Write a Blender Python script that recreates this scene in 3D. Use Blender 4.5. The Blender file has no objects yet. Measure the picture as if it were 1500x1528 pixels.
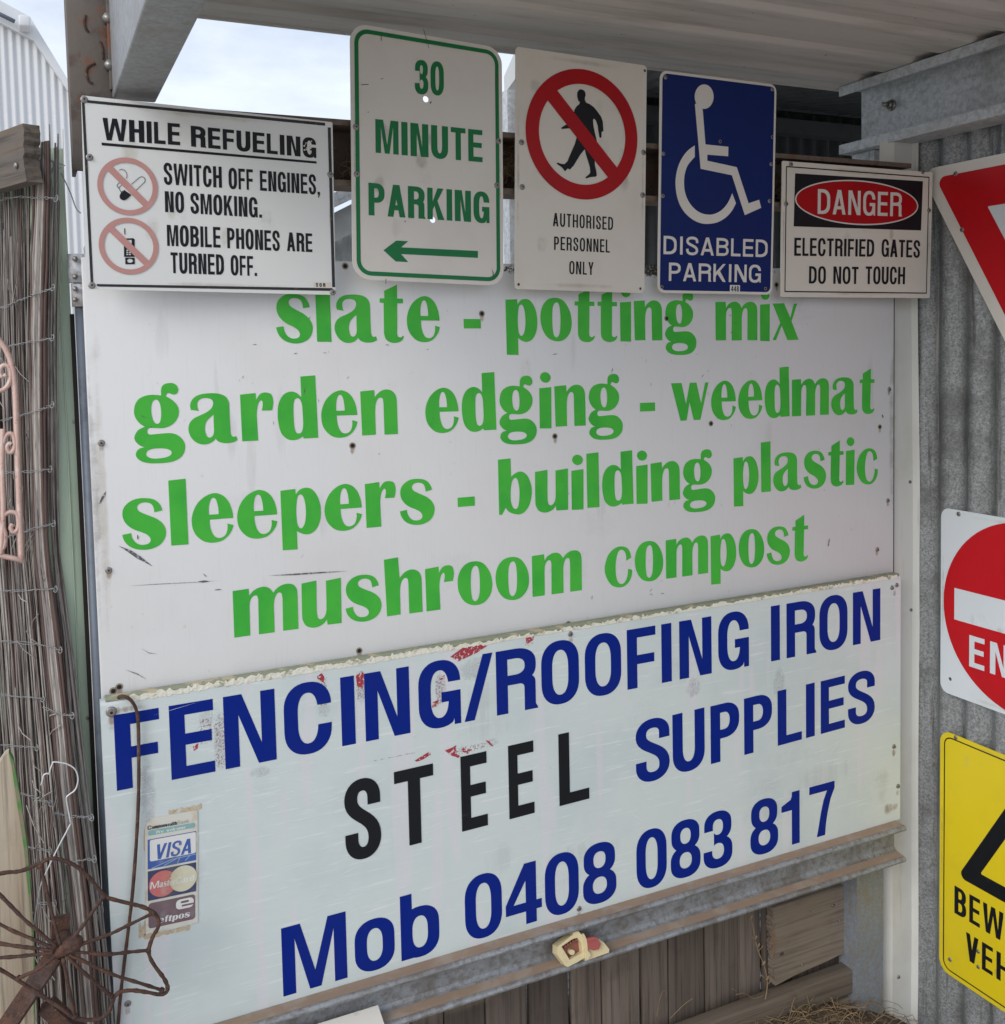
import bpy, bmesh, math, random
import numpy as np
from mathutils import Vector, Matrix, geometry

# ------------------------------------------------------------------ camera, sky, sun, exposure
S = bpy.context.scene
COL = S.collection
random.seed(7)
ZC = 1.74                                   # eye height above the ground
FPX, PPX, PPY = 1500.0, 750.0, 605.0        # calibration of the photograph (1500 x 1528)
_vx = np.array([3948 - PPX, 445 - PPY, FPX])
_b = 24700.0
_vd = np.array([-((445 - PPY) * _b + FPX * FPX) / (3948 - PPX), _b, FPX])
_X = _vx / np.linalg.norm(_vx)
_D = _vd / np.linalg.norm(_vd)
_Y = np.cross(_X, _D)
M = np.array([_X, _Y, -_D])
CAM = np.array([0.0, -1.733, ZC])

cam_d = bpy.data.cameras.new("camera")
cam = bpy.data.objects.new("camera", cam_d)
COL.objects.link(cam)
r, u, bk = M @ np.array([1, 0, 0]), -(M @ np.array([0, 1, 0])), -(M @ np.array([0, 0, 1]))
cam.matrix_world = Matrix(((r[0], u[0], bk[0], CAM[0]), (r[1], u[1], bk[1], CAM[1]), (r[2], u[2], bk[2], CAM[2]), (0, 0, 0, 1)))
cam_d.sensor_fit = 'HORIZONTAL'
cam_d.sensor_width = 36.0
cam_d.lens = 36.0 * FPX / 1500.0
cam_d.shift_x = 0.0
cam_d.shift_y = -(764 - PPY) / 1500.0
cam_d.clip_start = 0.02
cam_d.clip_end = 500
S.camera = cam

SUN_EL, SUN_AZ = math.radians(31), math.radians(238)     # azimuth clockwise from +Y: sun behind the camera, to the left
W = bpy.data.worlds.new("World")
S.world = W
W.use_nodes = True
nt = W.node_tree
nt.nodes.clear()
wo = nt.nodes.new('ShaderNodeOutputWorld')
bg = nt.nodes.new('ShaderNodeBackground')
sky = nt.nodes.new('ShaderNodeTexSky')
sky.sky_type = 'NISHITA'
sky.sun_disc = False
sky.sun_elevation = SUN_EL
sky.sun_rotation = SUN_AZ
sky.air_density = 1.0
sky.dust_density = 2.0
tc = nt.nodes.new('ShaderNodeTexCoord')
mp = nt.nodes.new('ShaderNodeMapping')
mp.inputs['Scale'].default_value = (1.6, 1.6, 4.2)
nz = nt.nodes.new('ShaderNodeTexNoise')
nz.inputs['Scale'].default_value = 2.1
nz.inputs['Detail'].default_value = 7
nz.inputs['Roughness'].default_value = 0.58
cr = nt.nodes.new('ShaderNodeValToRGB')
cr.color_ramp.elements[0].position = 0.36
cr.color_ramp.elements[0].color = (0.58, 0.58, 0.58, 1)
cr.color_ramp.elements[1].position = 0.62
cr.color_ramp.elements[1].color = (0.97, 0.97, 0.97, 1)
mx = nt.nodes.new('ShaderNodeMix')
mx.data_type = 'RGBA'
mx.inputs['B'].default_value = (8.4, 9.1, 10.4, 1)       # bright thin cloud
bg.inputs['Strength'].default_value = 0.090
L = nt.links.new
L(tc.outputs['Generated'], mp.inputs['Vector'])
L(mp.outputs['Vector'], nz.inputs['Vector'])
L(nz.outputs['Fac'], cr.inputs['Fac'])
L(cr.outputs['Color'], mx.inputs['Factor'])
L(sky.outputs['Color'], mx.inputs['A'])
L(mx.outputs['Result'], bg.inputs['Color'])
L(bg.outputs['Background'], wo.inputs['Surface'])

sun_d = bpy.data.lights.new("sun", 'SUN')
sun_d.energy = 1.1
sun_d.angle = math.radians(30)
sun_d.color = (1.0, 0.965, 0.92)
sun = bpy.data.objects.new("sun", sun_d)
COL.objects.link(sun)
_sd = Vector((math.sin(SUN_AZ) * math.cos(SUN_EL), math.cos(SUN_AZ) * math.cos(SUN_EL), math.sin(SUN_EL)))
sun.rotation_euler = (-_sd).to_track_quat('-Z', 'Y').to_euler()
sun.location = (-3, -4, 5)
S.view_settings.view_transform = 'Standard'
S.view_settings.look = 'None'
S.view_settings.exposure = 0.40
S.view_settings.gamma = 1.0

# ------------------------------------------------------------------ measuring helpers
def ray(u, v):
    return M @ np.array([u - PPX, v - PPY, FPX])

def at(u, v, y=0.0):
    d = ray(u, v)
    return CAM + d * ((y - CAM[1]) / d[1])

def atX(u, v, x):
    d = ray(u, v)
    return CAM + d * ((x - CAM[0]) / d[0])

class Plane:
    """a flat carrier: local x along it, local z up, local y into it"""
    def __init__(s, o, ex, ez=(0, 0, 1)):
        s.o = np.array(o, float)
        s.ex = np.array(ex, float); s.ex /= np.linalg.norm(s.ex)
        ez = np.array(ez, float); ez = ez - s.ex * (ez @ s.ex)
        s.ez = ez / np.linalg.norm(ez)
        s.n = np.cross(s.ez, s.ex)          # local y
    def at(s, u, v, off=0.0):
        d = ray(u, v)
        t = ((s.o - s.n * off - CAM) @ s.n) / (d @ s.n)
        p = CAM + d * t - s.o
        return np.array([p @ s.ex, p @ s.ez])
    def mat(s):
        return Matrix(((s.ex[0], s.n[0], s.ez[0], s.o[0]), (s.ex[1], s.n[1], s.ez[1], s.o[1]), (s.ex[2], s.n[2], s.ez[2], s.o[2]), (0, 0, 0, 1)))

# ------------------------------------------------------------------ object helpers
def meta(o, label=None, cat=None, group=None, kind=None):
    if label: o['label'] = label
    if cat: o['category'] = cat
    if group: o['group'] = group
    if kind: o['kind'] = kind
    return o

def root(name, label, cat, loc=(0, 0, 0), group=None, mat=None):
    o = bpy.data.objects.new(name, None)
    o.empty_display_size = 0.05
    COL.objects.link(o)
    if mat is not None: o.matrix_world = mat
    else: o.location = loc
    return meta(o, label, cat, group)

class MB:
    """mesh accumulator with several materials"""
    def __init__(s):
        s.v, s.f, s.m, s.sm = [], [], [], []
    def add(s, vs, fs, mi=0, smooth=False):
        b = len(s.v)
        s.v += [tuple(map(float, p)) for p in vs]
        for f in fs:
            s.f.append([i + b for i in f]); s.m.append(mi); s.sm.append(smooth)
    def box(s, x0, y0, z0, x1, y1, z1, bev=0.0, mi=0, seg=2):
        bm = bmesh.new()
        bmesh.ops.create_cube(bm, size=1.0)
        for q in bm.verts:
            q.co = Vector(((x0 + x1) / 2 + q.co.x * (x1 - x0), (y0 + y1) / 2 + q.co.y * (y1 - y0), (z0 + z1) / 2 + q.co.z * (z1 - z0)))
        if bev > 0:
            bmesh.ops.bevel(bm, geom=bm.edges[:], offset=bev, segments=seg, affect='EDGES', profile=0.5)
        s.bm(bm, mi, bev > 0)
    def bm(s, bm, mi=0, smooth=False):
        bm.verts.index_update()
        s.add([q.co for q in bm.verts], [[q.index for q in f.verts] for f in bm.faces], mi, smooth)
        bm.free()
    def tube(s, pts, r, n=7, mi=0, cap=True, flat=1.0):
        P = [Vector(p) for p in pts]
        rr = r if hasattr(r, '__len__') else [r] * len(P)
        vs, fs = [], []
        up = None
        for i, p in enumerate(P):
            t = (P[min(i + 1, len(P) - 1)] - P[max(i - 1, 0)])
            if t.length < 1e-9: t = Vector((0, 0, 1))
            t.normalize()
            if up is None:
                up = Vector((0, 1, 0)) if abs(t.y) < 0.9 else Vector((1, 0, 0))
            a = up - t * up.dot(t)
            if a.length < 1e-6: a = t.orthogonal()
            a.normalize(); up = a
            b = t.cross(a)
            for k in range(n):
                w = 2 * math.pi * k / n
                vs.append(p + a * math.cos(w) * rr[i] * flat + b * math.sin(w) * rr[i])
        for i in range(len(P) - 1):
            for k in range(n):
                fs.append([i * n + k, i * n + (k + 1) % n, (i + 1) * n + (k + 1) % n, (i + 1) * n + k])
        if cap:
            fs.append(list(range(n))[::-1]); fs.append([(len(P) - 1) * n + k for k in range(n)])
        s.add(vs, fs, mi, True)
    def sweep(s, prof, a, b, axis='X', mi=0, close=True, smooth=False):
        """extrude a 2D profile along an axis; prof gives the other two coordinates in order"""
        n = len(prof)
        def mk(p, t):
            return (t, p[0], p[1]) if axis == 'X' else (p[0], t, p[1]) if axis == 'Y' else (p[0], p[1], t)
        vs = [mk(p, a) for p in prof] + [mk(p, b) for p in prof]
        fs = [[i, (i + 1) % n, n + (i + 1) % n, n + i] for i in range(n if close else n - 1)]
        if close:
            fs += [list(range(n))[::-1], list(range(n, 2 * n))]
        s.add(vs, fs, mi, smooth)
    def build(s, name, mats, parent=None, fix=True):
        me = bpy.data.meshes.new(name)
        me.from_pydata(s.v, [], s.f)
        mats = mats if isinstance(mats, (list, tuple)) else [mats]
        for m in mats: me.materials.append(m)
        me.polygons.foreach_set('material_index', s.m)
        me.polygons.foreach_set('use_smooth', s.sm)
        if fix:
            bm = bmesh.new(); bm.from_mesh(me)
            bmesh.ops.recalc_face_normals(bm, faces=bm.faces)
            bm.to_mesh(me); bm.free()
        me.update()
        if any(s.sm) and not all(s.sm): pass
        o = bpy.data.objects.new(name, me)
        COL.objects.link(o)
        if parent is not None: o.parent = parent
        return o

def crspline(pts, k=6, closed=False):
    P = [np.array(p, float) for p in pts]
    n = len(P); out = []
    for i in range(n if closed else n - 1):
        p0 = P[(i - 1) % n] if closed or i > 0 else P[0]
        p1 = P[i]; p2 = P[(i + 1) % n]
        p3 = P[(i + 2) % n] if closed or i + 2 < n else P[-1]
        for j in range(k):
            t = j / k
            out.append(0.5 * ((2 * p1) + (-p0 + p2) * t + (2 * p0 - 5 * p1 + 4 * p2 - p3) * t * t + (-p0 + 3 * p1 - 3 * p2 + p3) * t ** 3))
    if not closed: out.append(P[-1])
    return out

# ------------------------------------------------------------------ materials
def mat(name, base, rough=0.5, metal=0.0, spec=0.5, layers=(), bump=None, coat=0.0, vary=0.0):
    """layers: (colour, noise scale or (sx,sy,sz), low, high, amount[, detail]) mixed in by noise in object space"""
    m = bpy.data.materials.new(name); m.use_nodes = True
    t = m.node_tree; N = t.nodes; b = N['Principled BSDF']
    b.inputs['Roughness'].default_value = rough
    b.inputs['Metallic'].default_value = metal
    b.inputs['Specular IOR Level'].default_value = spec
    b.inputs['Coat Weight'].default_value = coat
    co = N.new('ShaderNodeTexCoord')
    cur = N.new('ShaderNodeRGB'); cur.outputs[0].default_value = (*base, 1)
    cur = cur.outputs[0]
    for i, ly in enumerate(layers):
        colr, sc, lo, hi, amt = ly[:5]
        det = ly[5] if len(ly) > 5 else 5
        mp = N.new('ShaderNodeMapping')
        mp.inputs['Location'].default_value = (3.1 * i + 0.7, 1.7 * i, 2.3 * i)
        if hasattr(sc, '__len__'):
            mp.inputs['Scale'].default_value = sc; sv = 1.0
        else: sv = sc
        t.links.new(co.outputs['Object'], mp.inputs['Vector'])
        nz = N.new('ShaderNodeTexNoise'); nz.inputs['Scale'].default_value = sv; nz.inputs['Detail'].default_value = det
        nz.inputs['Roughness'].default_value = 0.62
        t.links.new(mp.outputs['Vector'], nz.inputs['Vector'])
        mr = N.new('ShaderNodeMapRange'); mr.interpolation_type = 'SMOOTHSTEP'
        mr.inputs['From Min'].default_value = lo; mr.inputs['From Max'].default_value = hi; mr.inputs['To Max'].default_value = amt
        t.links.new(nz.outputs['Fac'], mr.inputs['Value'])
        mx = N.new('ShaderNodeMix'); mx.data_type = 'RGBA'
        mx.inputs['B'].default_value = (*colr, 1)
        t.links.new(mr.outputs['Result'], mx.inputs['Factor'])
        t.links.new(cur, mx.inputs['A'])
        cur = mx.outputs['Result']
    if vary:
        oi = N.new('ShaderNodeObjectInfo'); hs = N.new('ShaderNodeHueSaturation')
        mr = N.new('ShaderNodeMapRange'); mr.inputs['To Min'].default_value = 1 - vary; mr.inputs['To Max'].default_value = 1 + vary
        t.links.new(oi.outputs['Random'], mr.inputs['Value']); t.links.new(mr.outputs['Result'], hs.inputs['Value'])
        t.links.new(cur, hs.inputs['Color']); cur = hs.outputs['Color']
    t.links.new(cur, b.inputs['Base Color'])
    if bump:
        sc, st, dist = bump
        mp = N.new('ShaderNodeMapping')
        if hasattr(sc, '__len__'): mp.inputs['Scale'].default_value = sc; sv = 1.0
        else: sv = sc
        t.links.new(co.outputs['Object'], mp.inputs['Vector'])
        nz = N.new('ShaderNodeTexNoise'); nz.inputs['Scale'].default_value = sv; nz.inputs['Detail'].default_value = 6
        t.links.new(mp.outputs['Vector'], nz.inputs['Vector'])
        bp = N.new('ShaderNodeBump'); bp.inputs['Strength'].default_value = st; bp.inputs['Distance'].default_value = dist
        t.links.new(nz.outputs['Fac'], bp.inputs['Height'])
        t.links.new(bp.outputs['Normal'], b.inputs['Normal'])
    return m

def wood(name, dark, light, warm, axis, scale=1.0, rough=0.85, vary=0.0):
    """weathered timber, grain along the given axis"""
    a = [150 * scale] * 3; a['XYZ'.index(axis)] = 4.0 * scale
    c = [52 * scale] * 3; c['XYZ'.index(axis)] = 2.4 * scale
    return mat(name, light, rough, layers=[(warm, c, 0.4, 0.75, 0.6), (dark, a, 0.45, 0.70, 0.7, 6), (dark, c, 0.52, 0.8, 0.45), (dark, 9.0, 0.52, 0.75, 0.4)], vary=vary, bump=(a, 0.3, 0.002))

def galv(name, base=0.34, dirt=(0.10, 0.095, 0.085), dirt_amt=0.5, rough=0.55, spangle=120.0, streak=0.0, metal=0.35, sv=0.10, tint=(0.93, 0.98, 1.04), mottle=70.0):
    m = bpy.data.materials.new(name); m.use_nodes = True
    t = m.node_tree; N = t.nodes; b = N['Principled BSDF']
    b.inputs['Metallic'].default_value = metal
    b.inputs['Roughness'].default_value = rough
    co = N.new('ShaderNodeTexCoord')
    vo = N.new('ShaderNodeTexVoronoi'); vo.inputs['Scale'].default_value = spangle
    t.links.new(co.outputs['Object'], vo.inputs['Vector'])
    sep = N.new('ShaderNodeSeparateColor'); t.links.new(vo.outputs['Color'], sep.inputs['Color'])
    rp = N.new('ShaderNodeValToRGB')
    rp.color_ramp.elements[0].color = (base * (1 - sv) * tint[0], base * (1 - sv) * tint[1], base * (1 - sv) * tint[2], 1)
    rp.color_ramp.elements[1].color = (base * (1 + sv) * tint[0], base * (1 + sv) * tint[1], base * (1 + sv) * tint[2], 1)
    t.links.new(sep.outputs['Red'], rp.inputs['Fac'])
    cur = rp.outputs['Color']
    def layer(col, sc, lo, hi, amt, det=6):
        nonlocal cur
        mp = N.new('ShaderNodeMapping'); mp.inputs['Scale'].default_value = sc if hasattr(sc, '__len__') else (sc, sc, sc)
        t.links.new(co.outputs['Object'], mp.inputs['Vector'])
        nz = N.new('ShaderNodeTexNoise'); nz.inputs['Scale'].default_value = 1.0; nz.inputs['Detail'].default_value = det; nz.inputs['Roughness'].default_value = 0.65
        t.links.new(mp.outputs['Vector'], nz.inputs['Vector'])
        mr = N.new('ShaderNodeMapRange'); mr.interpolation_type = 'SMOOTHSTEP'
        mr.inputs['From Min'].default_value = lo; mr.inputs['From Max'].default_value = hi; mr.inputs['To Max'].default_value = amt
        t.links.new(nz.outputs['Fac'], mr.inputs['Value'])
        mx = N.new('ShaderNodeMix'); mx.data_type = 'RGBA'; mx.inputs['B'].default_value = (*col, 1)
        t.links.new(mr.outputs['Result'], mx.inputs['Factor']); t.links.new(cur, mx.inputs['A'])
        cur = mx.outputs['Result']
    layer(dirt, 9.0, 0.45, 0.7, dirt_amt)
    layer(dirt, mottle, 0.46, 0.62, dirt_amt * 0.8)
    if streak > 0:
        layer((0.55, 0.54, 0.5), (38, 38, 1.6), 0.6, 0.72, streak)
        layer((0.06, 0.058, 0.05), (55, 55, 3.5), 0.55, 0.72, streak)
    t.links.new(cur, b.inputs['Base Color'])
    bp = N.new('ShaderNodeBump'); bp.inputs['Strength'].default_value = 0.12; bp.inputs['Distance'].default_value = 0.002
    nz = N.new('ShaderNodeTexNoise'); nz.inputs['Scale'].default_value = 60; nz.inputs['Detail'].default_value = 5
    t.links.new(co.outputs['Object'], nz.inputs['Vector'])
    t.links.new(nz.outputs['Fac'], bp.inputs['Height']); t.links.new(bp.outputs['Normal'], b.inputs['Normal'])
    return m

GRIME = (0.30, 0.27, 0.22)
M_upper = mat('white_board', (0.70, 0.705, 0.71), 0.42, layers=[((0.64, 0.635, 0.625), 3.0, 0.45, 0.75, 0.6), (GRIME, 55, 0.66, 0.78, 0.35), ((0.55, 0.56, 0.58), (300, 300, 14), 0.55, 0.75, 0.25)], bump=(6, 0.06, 0.01))
M_tray = mat('brushed_board', (0.61, 0.675, 0.665), 0.42, layers=[((0.52, 0.60, 0.61), 4.0, 0.42, 0.7, 0.7), ((0.76, 0.80, 0.79), (10, 10, 150), 0.58, 0.72, 0.55, 3), ((0.68, 0.66, 0.70), (26, 1, 3.0), 0.60, 0.66, 0.5, 1), ((0.42, 0.43, 0.38), 40, 0.66, 0.8, 0.4)], bump=((8, 8, 120), 0.15, 0.002))
M_sign_r = mat('cool_white_sign', (0.72, 0.735, 0.725), 0.38, layers=[((0.60, 0.595, 0.56), 5, 0.5, 0.78, 0.5), (GRIME, 70, 0.68, 0.8, 0.3)])
M_sign_w = mat('aged_white_sign', (0.72, 0.685, 0.635), 0.42, layers=[((0.62, 0.58, 0.52), 6, 0.45, 0.75, 0.5), ((0.25, 0.2, 0.15), 60, 0.70, 0.8, 0.5)])
M_sign_a = mat('cream_white_sign', (0.70, 0.655, 0.585), 0.42, layers=[((0.60, 0.55, 0.48), 6, 0.45, 0.75, 0.5), ((0.25, 0.2, 0.15), 70, 0.70, 0.8, 0.4)])
M_refl = mat('reflective_white', (0.70, 0.75, 0.79), 0.35, layers=[((0.60, 0.65, 0.69), 900, 0.45, 0.6, 0.4, 1), ((0.56, 0.58, 0.58), 8, 0.5, 0.75, 0.4)])
M_yellow = mat('yellow_sign', (0.74, 0.58, 0.012), 0.38, layers=[((0.62, 0.48, 0.02), 7, 0.5, 0.75, 0.5), ((0.3, 0.25, 0.1), 80, 0.71, 0.8, 0.4)])
M_yelledge = mat('faded_yellow', (0.70, 0.60, 0.18), 0.5)
M_green = mat('green_vinyl', (0.068, 0.47, 0.052), 0.42, 0, 0.2, layers=[((0.03, 0.36, 0.045), 9, 0.4, 0.7, 0.6), ((0.5, 0.6, 0.5), 110, 0.755, 0.8, 0.5)])
M_blue = mat('blue_vinyl', (0.002, 0.017, 0.215), 0.4, 0, 0.12, layers=[((0.008, 0.022, 0.20), 8, 0.4, 0.7, 0.6), ((0.4, 0.45, 0.5), 90, 0.755, 0.8, 0.5)])
M_black = mat('black_vinyl', (0.008, 0.009, 0.012), 0.45, 0, 0.25, layers=[((0.05, 0.05, 0.06), (12, 12, 70), 0.62, 0.75, 0.5)])
M_pgreen = mat('parking_green', (0.010, 0.18, 0.055), 0.4, 0, 0.25)
M_sred = mat('sign_red', (0.40, 0.004, 0.008), 0.4, 0, 0.25, layers=[((0.30, 0.006, 0.010), 9, 0.45, 0.7, 0.5)])
M_rred = mat('reflective_red', (0.54, 0.006, 0.012), 0.4, 0, 0.25, layers=[((0.62, 0.16, 0.16), (60, 60, 25), 0.70, 0.78, 0.5), ((0.42, 0.006, 0.012), 8, 0.45, 0.7, 0.5)])
M_sblue = mat('parking_blue', (0.003, 0.016, 0.125), 0.4, 0, 0.25, layers=[((0.006, 0.016, 0.10), 8, 0.45, 0.7, 0.5)])
M_pink = mat('faded_red', (0.50, 0.25, 0.225), 0.45, layers=[((0.58, 0.36, 0.33), 40, 0.5, 0.75, 0.4)])
M_outline = mat('pale_sign_line', (0.66, 0.64, 0.60), 0.45)
M_screw = mat('zinc_screw', (0.30, 0.29, 0.28), 0.4, 0.7, layers=[((0.16, 0.09, 0.05), 200, 0.5, 0.7, 0.8)])
M_dark = mat('dark_gap_shade', (0.015, 0.012, 0.010), 0.9)
M_galvw = galv('galvanised_sheet', 0.30, (0.09, 0.09, 0.084), 0.65, 0.5, 330.0, 0.85, 0.3, 0.24, (0.95, 1.0, 1.03), 170.0)
M_galvb = galv('galvanised_beam', 0.54, (0.24, 0.23, 0.21), 0.5, 0.5, 160.0, 0.0, 0.12)
M_roof = mat('roof_underside', (0.60, 0.565, 0.535), 0.6, 0.1, layers=[((0.38, 0.345, 0.31), (2.5, 30, 30), 0.45, 0.7, 0.7), ((0.52, 0.50, 0.48), (4, 60, 60), 0.58, 0.72, 0.5), ((0.03, 0.025, 0.02), 48, 0.735, 0.76, 0.9, 2)], bump=((3, 90, 90), 0.1, 0.002))
M_rust = mat('rusted_steel', (0.075, 0.042, 0.033), 0.85, 0.15, layers=[((0.14, 0.065, 0.042), 45, 0.45, 0.65, 0.8), ((0.04, 0.026, 0.022), 120, 0.5, 0.7, 0.8), ((0.22, 0.12, 0.075), 75, 0.60, 0.70, 0.7), ((0.15, 0.11, 0.10), 14, 0.55, 0.7, 0.5)], bump=(260, 0.9, 0.003))
M_column = mat('rust_stained_column', (0.135, 0.115, 0.10), 0.75, 0.1, layers=[((0.20, 0.075, 0.035), 16, 0.52, 0.62, 0.8), ((0.30, 0.28, 0.26), 60, 0.66, 0.72, 0.6), ((0.06, 0.045, 0.038), 24, 0.5, 0.66, 0.6)], bump=(60, 0.4, 0.002))
M_rail = mat('rusty_rail', (0.17, 0.13, 0.105), 0.75, 0.2, layers=[((0.20, 0.10, 0.055), 20, 0.48, 0.66, 0.8), ((0.07, 0.05, 0.04), 70, 0.5, 0.7, 0.6)])
M_cream = mat('cream_flashing', (0.60, 0.605, 0.575), 0.5, layers=[((0.50, 0.49, 0.45), 5, 0.45, 0.7, 0.6), ((0.38, 0.36, 0.31), (50, 50, 4), 0.58, 0.75, 0.5)])
M_greenp = mat('green_steel_sheet', (0.44, 0.54, 0.41), 0.5, layers=[((0.36, 0.45, 0.34), 5, 0.45, 0.7, 0.6), ((0.4, 0.42, 0.36), 90, 0.68, 0.76, 0.6)])
M_pipe = mat('blue_grey_pipe', (0.13, 0.155, 0.19), 0.5, 0.3, layers=[((0.07, 0.08, 0.10), 20, 0.45, 0.7, 0.7), ((0.5, 0.5, 0.5), 150, 0.73, 0.78, 0.7)])
M_white = mat('white_plastic', (0.72, 0.70, 0.64), 0.4, layers=[((0.35, 0.25, 0.17), 25, 0.55, 0.7, 0.6)])
M_shed = mat('white_shed_sheet', (0.62, 0.64, 0.66), 0.5)
M_twig = [mat('grey_twig', (0.25, 0.225, 0.21), 0.8, layers=[((0.11, 0.09, 0.085), (160, 160, 18), 0.45, 0.66, 0.65)]),
          mat('brown_twig', (0.105, 0.066, 0.055), 0.8, layers=[((0.06, 0.045, 0.04), (160, 160, 18), 0.45, 0.66, 0.65)]),
          mat('straw_twig', (0.40, 0.365, 0.33), 0.8, layers=[((0.12, 0.10, 0.09), (160, 160, 18), 0.45, 0.66, 0.65)])]
M_wire = mat('fence_wire', (0.35, 0.36, 0.36), 0.45, 0.6)
M_alu = mat('white_wire', (0.70, 0.71, 0.72), 0.4, 0.3)
M_scroll = mat('pink_painted_iron', (0.62, 0.43, 0.37), 0.6, layers=[((0.72, 0.60, 0.55), 35, 0.5, 0.66, 0.7), ((0.30, 0.16, 0.11), 110, 0.60, 0.68, 0.8)], bump=(140, 0.5, 0.002))
M_straw = mat('dry_grass', (0.25, 0.18, 0.105), 0.9, layers=[((0.14, 0.09, 0.05), 60, 0.45, 0.65, 0.7)])
M_soil = mat('dry_soil', (0.12, 0.085, 0.06), 0.95, layers=[((0.07, 0.045, 0.03), 14, 0.4, 0.65, 0.8), ((0.22, 0.17, 0.12), 60, 0.58, 0.7, 0.6)], bump=(40, 0.8, 0.02))
M_ground = mat('trodden_ground', (0.47, 0.425, 0.37), 0.95, layers=[((0.37, 0.33, 0.28), 2.5, 0.4, 0.65, 0.7), ((0.32, 0.29, 0.25), 40, 0.55, 0.7, 0.6)], bump=(30, 0.6, 0.02))

def stain_mat(name, col, amt, sc=30.0, lo=0.42, hi=0.62):
    """thin dirt film: patchy and fading out towards its own outline"""
    m = bpy.data.materials.new(name); m.use_nodes = True
    t = m.node_tree; N = t.nodes; b = N['Principled BSDF']
    b.inputs['Base Color'].default_value = (*col, 1); b.inputs['Roughness'].default_value = 0.8
    co = N.new('ShaderNodeTexCoord')
    mp = N.new('ShaderNodeMapping'); mp.inputs['Scale'].default_value = sc if hasattr(sc, '__len__') else (sc, sc, sc)
    t.links.new(co.outputs['Object'], mp.inputs['Vector'])
    nz = N.new('ShaderNodeTexNoise'); nz.inputs['Scale'].default_value = 1; nz.inputs['Detail'].default_value = 7; nz.inputs['Roughness'].default_value = .65
    t.links.new(mp.outputs['Vector'], nz.inputs['Vector'])
    at_ = N.new('ShaderNodeAttribute'); at_.attribute_name = 'fade'
    ad = N.new('ShaderNodeMath'); ad.operation = 'ADD'
    t.links.new(nz.outputs['Fac'], ad.inputs[0])
    sb = N.new('ShaderNodeMath'); sb.operation = 'MULTIPLY_ADD'; sb.inputs[1].default_value = 0.55; sb.inputs[2].default_value = -0.40
    t.links.new(at_.outputs['Fac'], sb.inputs[0]); t.links.new(sb.outputs[0], ad.inputs[1])
    mr = N.new('ShaderNodeMapRange'); mr.interpolation_type = 'SMOOTHSTEP'
    mr.inputs['From Min'].default_value = lo; mr.inputs['From Max'].default_value = hi; mr.inputs['To Max'].default_value = amt
    t.links.new(ad.outputs[0], mr.inputs['Value']); t.links.new(mr.outputs['Result'], b.inputs['Alpha'])
    return m
ST_RUST = stain_mat('rust_bleed', (0.34, 0.19, 0.09), 0.42, (60, 60, 22), .42, .75)
ST_DIRT = stain_mat('grey_brown_grime', (0.26, 0.23, 0.19), 0.28, 28, .40, .85)
ST_YELL = stain_mat('yellowed_grime', (0.48, 0.41, 0.27), 0.34, 14, .32, .95)
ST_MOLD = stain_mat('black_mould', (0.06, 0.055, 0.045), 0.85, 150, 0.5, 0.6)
ST_RUN = stain_mat('water_run', (0.42, 0.40, 0.37), 0.10, (55, 55, 4), .4, .8)
ST_CHALK = stain_mat('chalky_bloom', (0.78, 0.79, 0.80), 0.14, 16, .4, .8)
ST_GHOST = stain_mat('old_paint_ghost', (0.585, 0.60, 0.62), 0.42, 40, .38, .8)
ST_SPECK = stain_mat('red_specks', (0.32, 0.08, 0.09), 0.4, 260, 0.665, 0.70)

def stain(parent, m, x0, z0, x1, z1, off, name='stain', core=0.35, nx=8, nz=8):
    """core: the fraction of the half-width over which the film is at full strength"""
    me = bpy.data.meshes.new(name)
    vs = [(x0 + (x1 - x0) * i / nx, -off, z0 + (z1 - z0) * j / nz) for j in range(nz + 1) for i in range(nx + 1)]
    fs = [(j * (nx + 1) + i, j * (nx + 1) + i + 1, (j + 1) * (nx + 1) + i + 1, (j + 1) * (nx + 1) + i) for j in range(nz) for i in range(nx)]
    me.from_pydata(vs, [], fs); me.materials.append(m)
    a = me.attributes.new('fade', 'FLOAT', 'POINT')
    for k, q in enumerate(vs):
        dx, dz = abs((q[0] - x0) / (x1 - x0) * 2 - 1), abs((q[2] - z0) / (z1 - z0) * 2 - 1)
        d = max(dx, dz) if core > 0.6 else math.hypot(dx, dz)
        a.data[k].value = max(0.0, min(1.0, (1 - d) / (1 - core)))
    o = bpy.data.objects.new(name, me); COL.objects.link(o); o.parent = parent
    return o
def pstain(parent, pl, m, u0, v0, u1, v1, off, **k):
    a, b = pl.at(u0, v1, off), pl.at(u1, v0, off)
    return stain(parent, m, a[0], a[1], b[0], b[1], off, **k)

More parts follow.
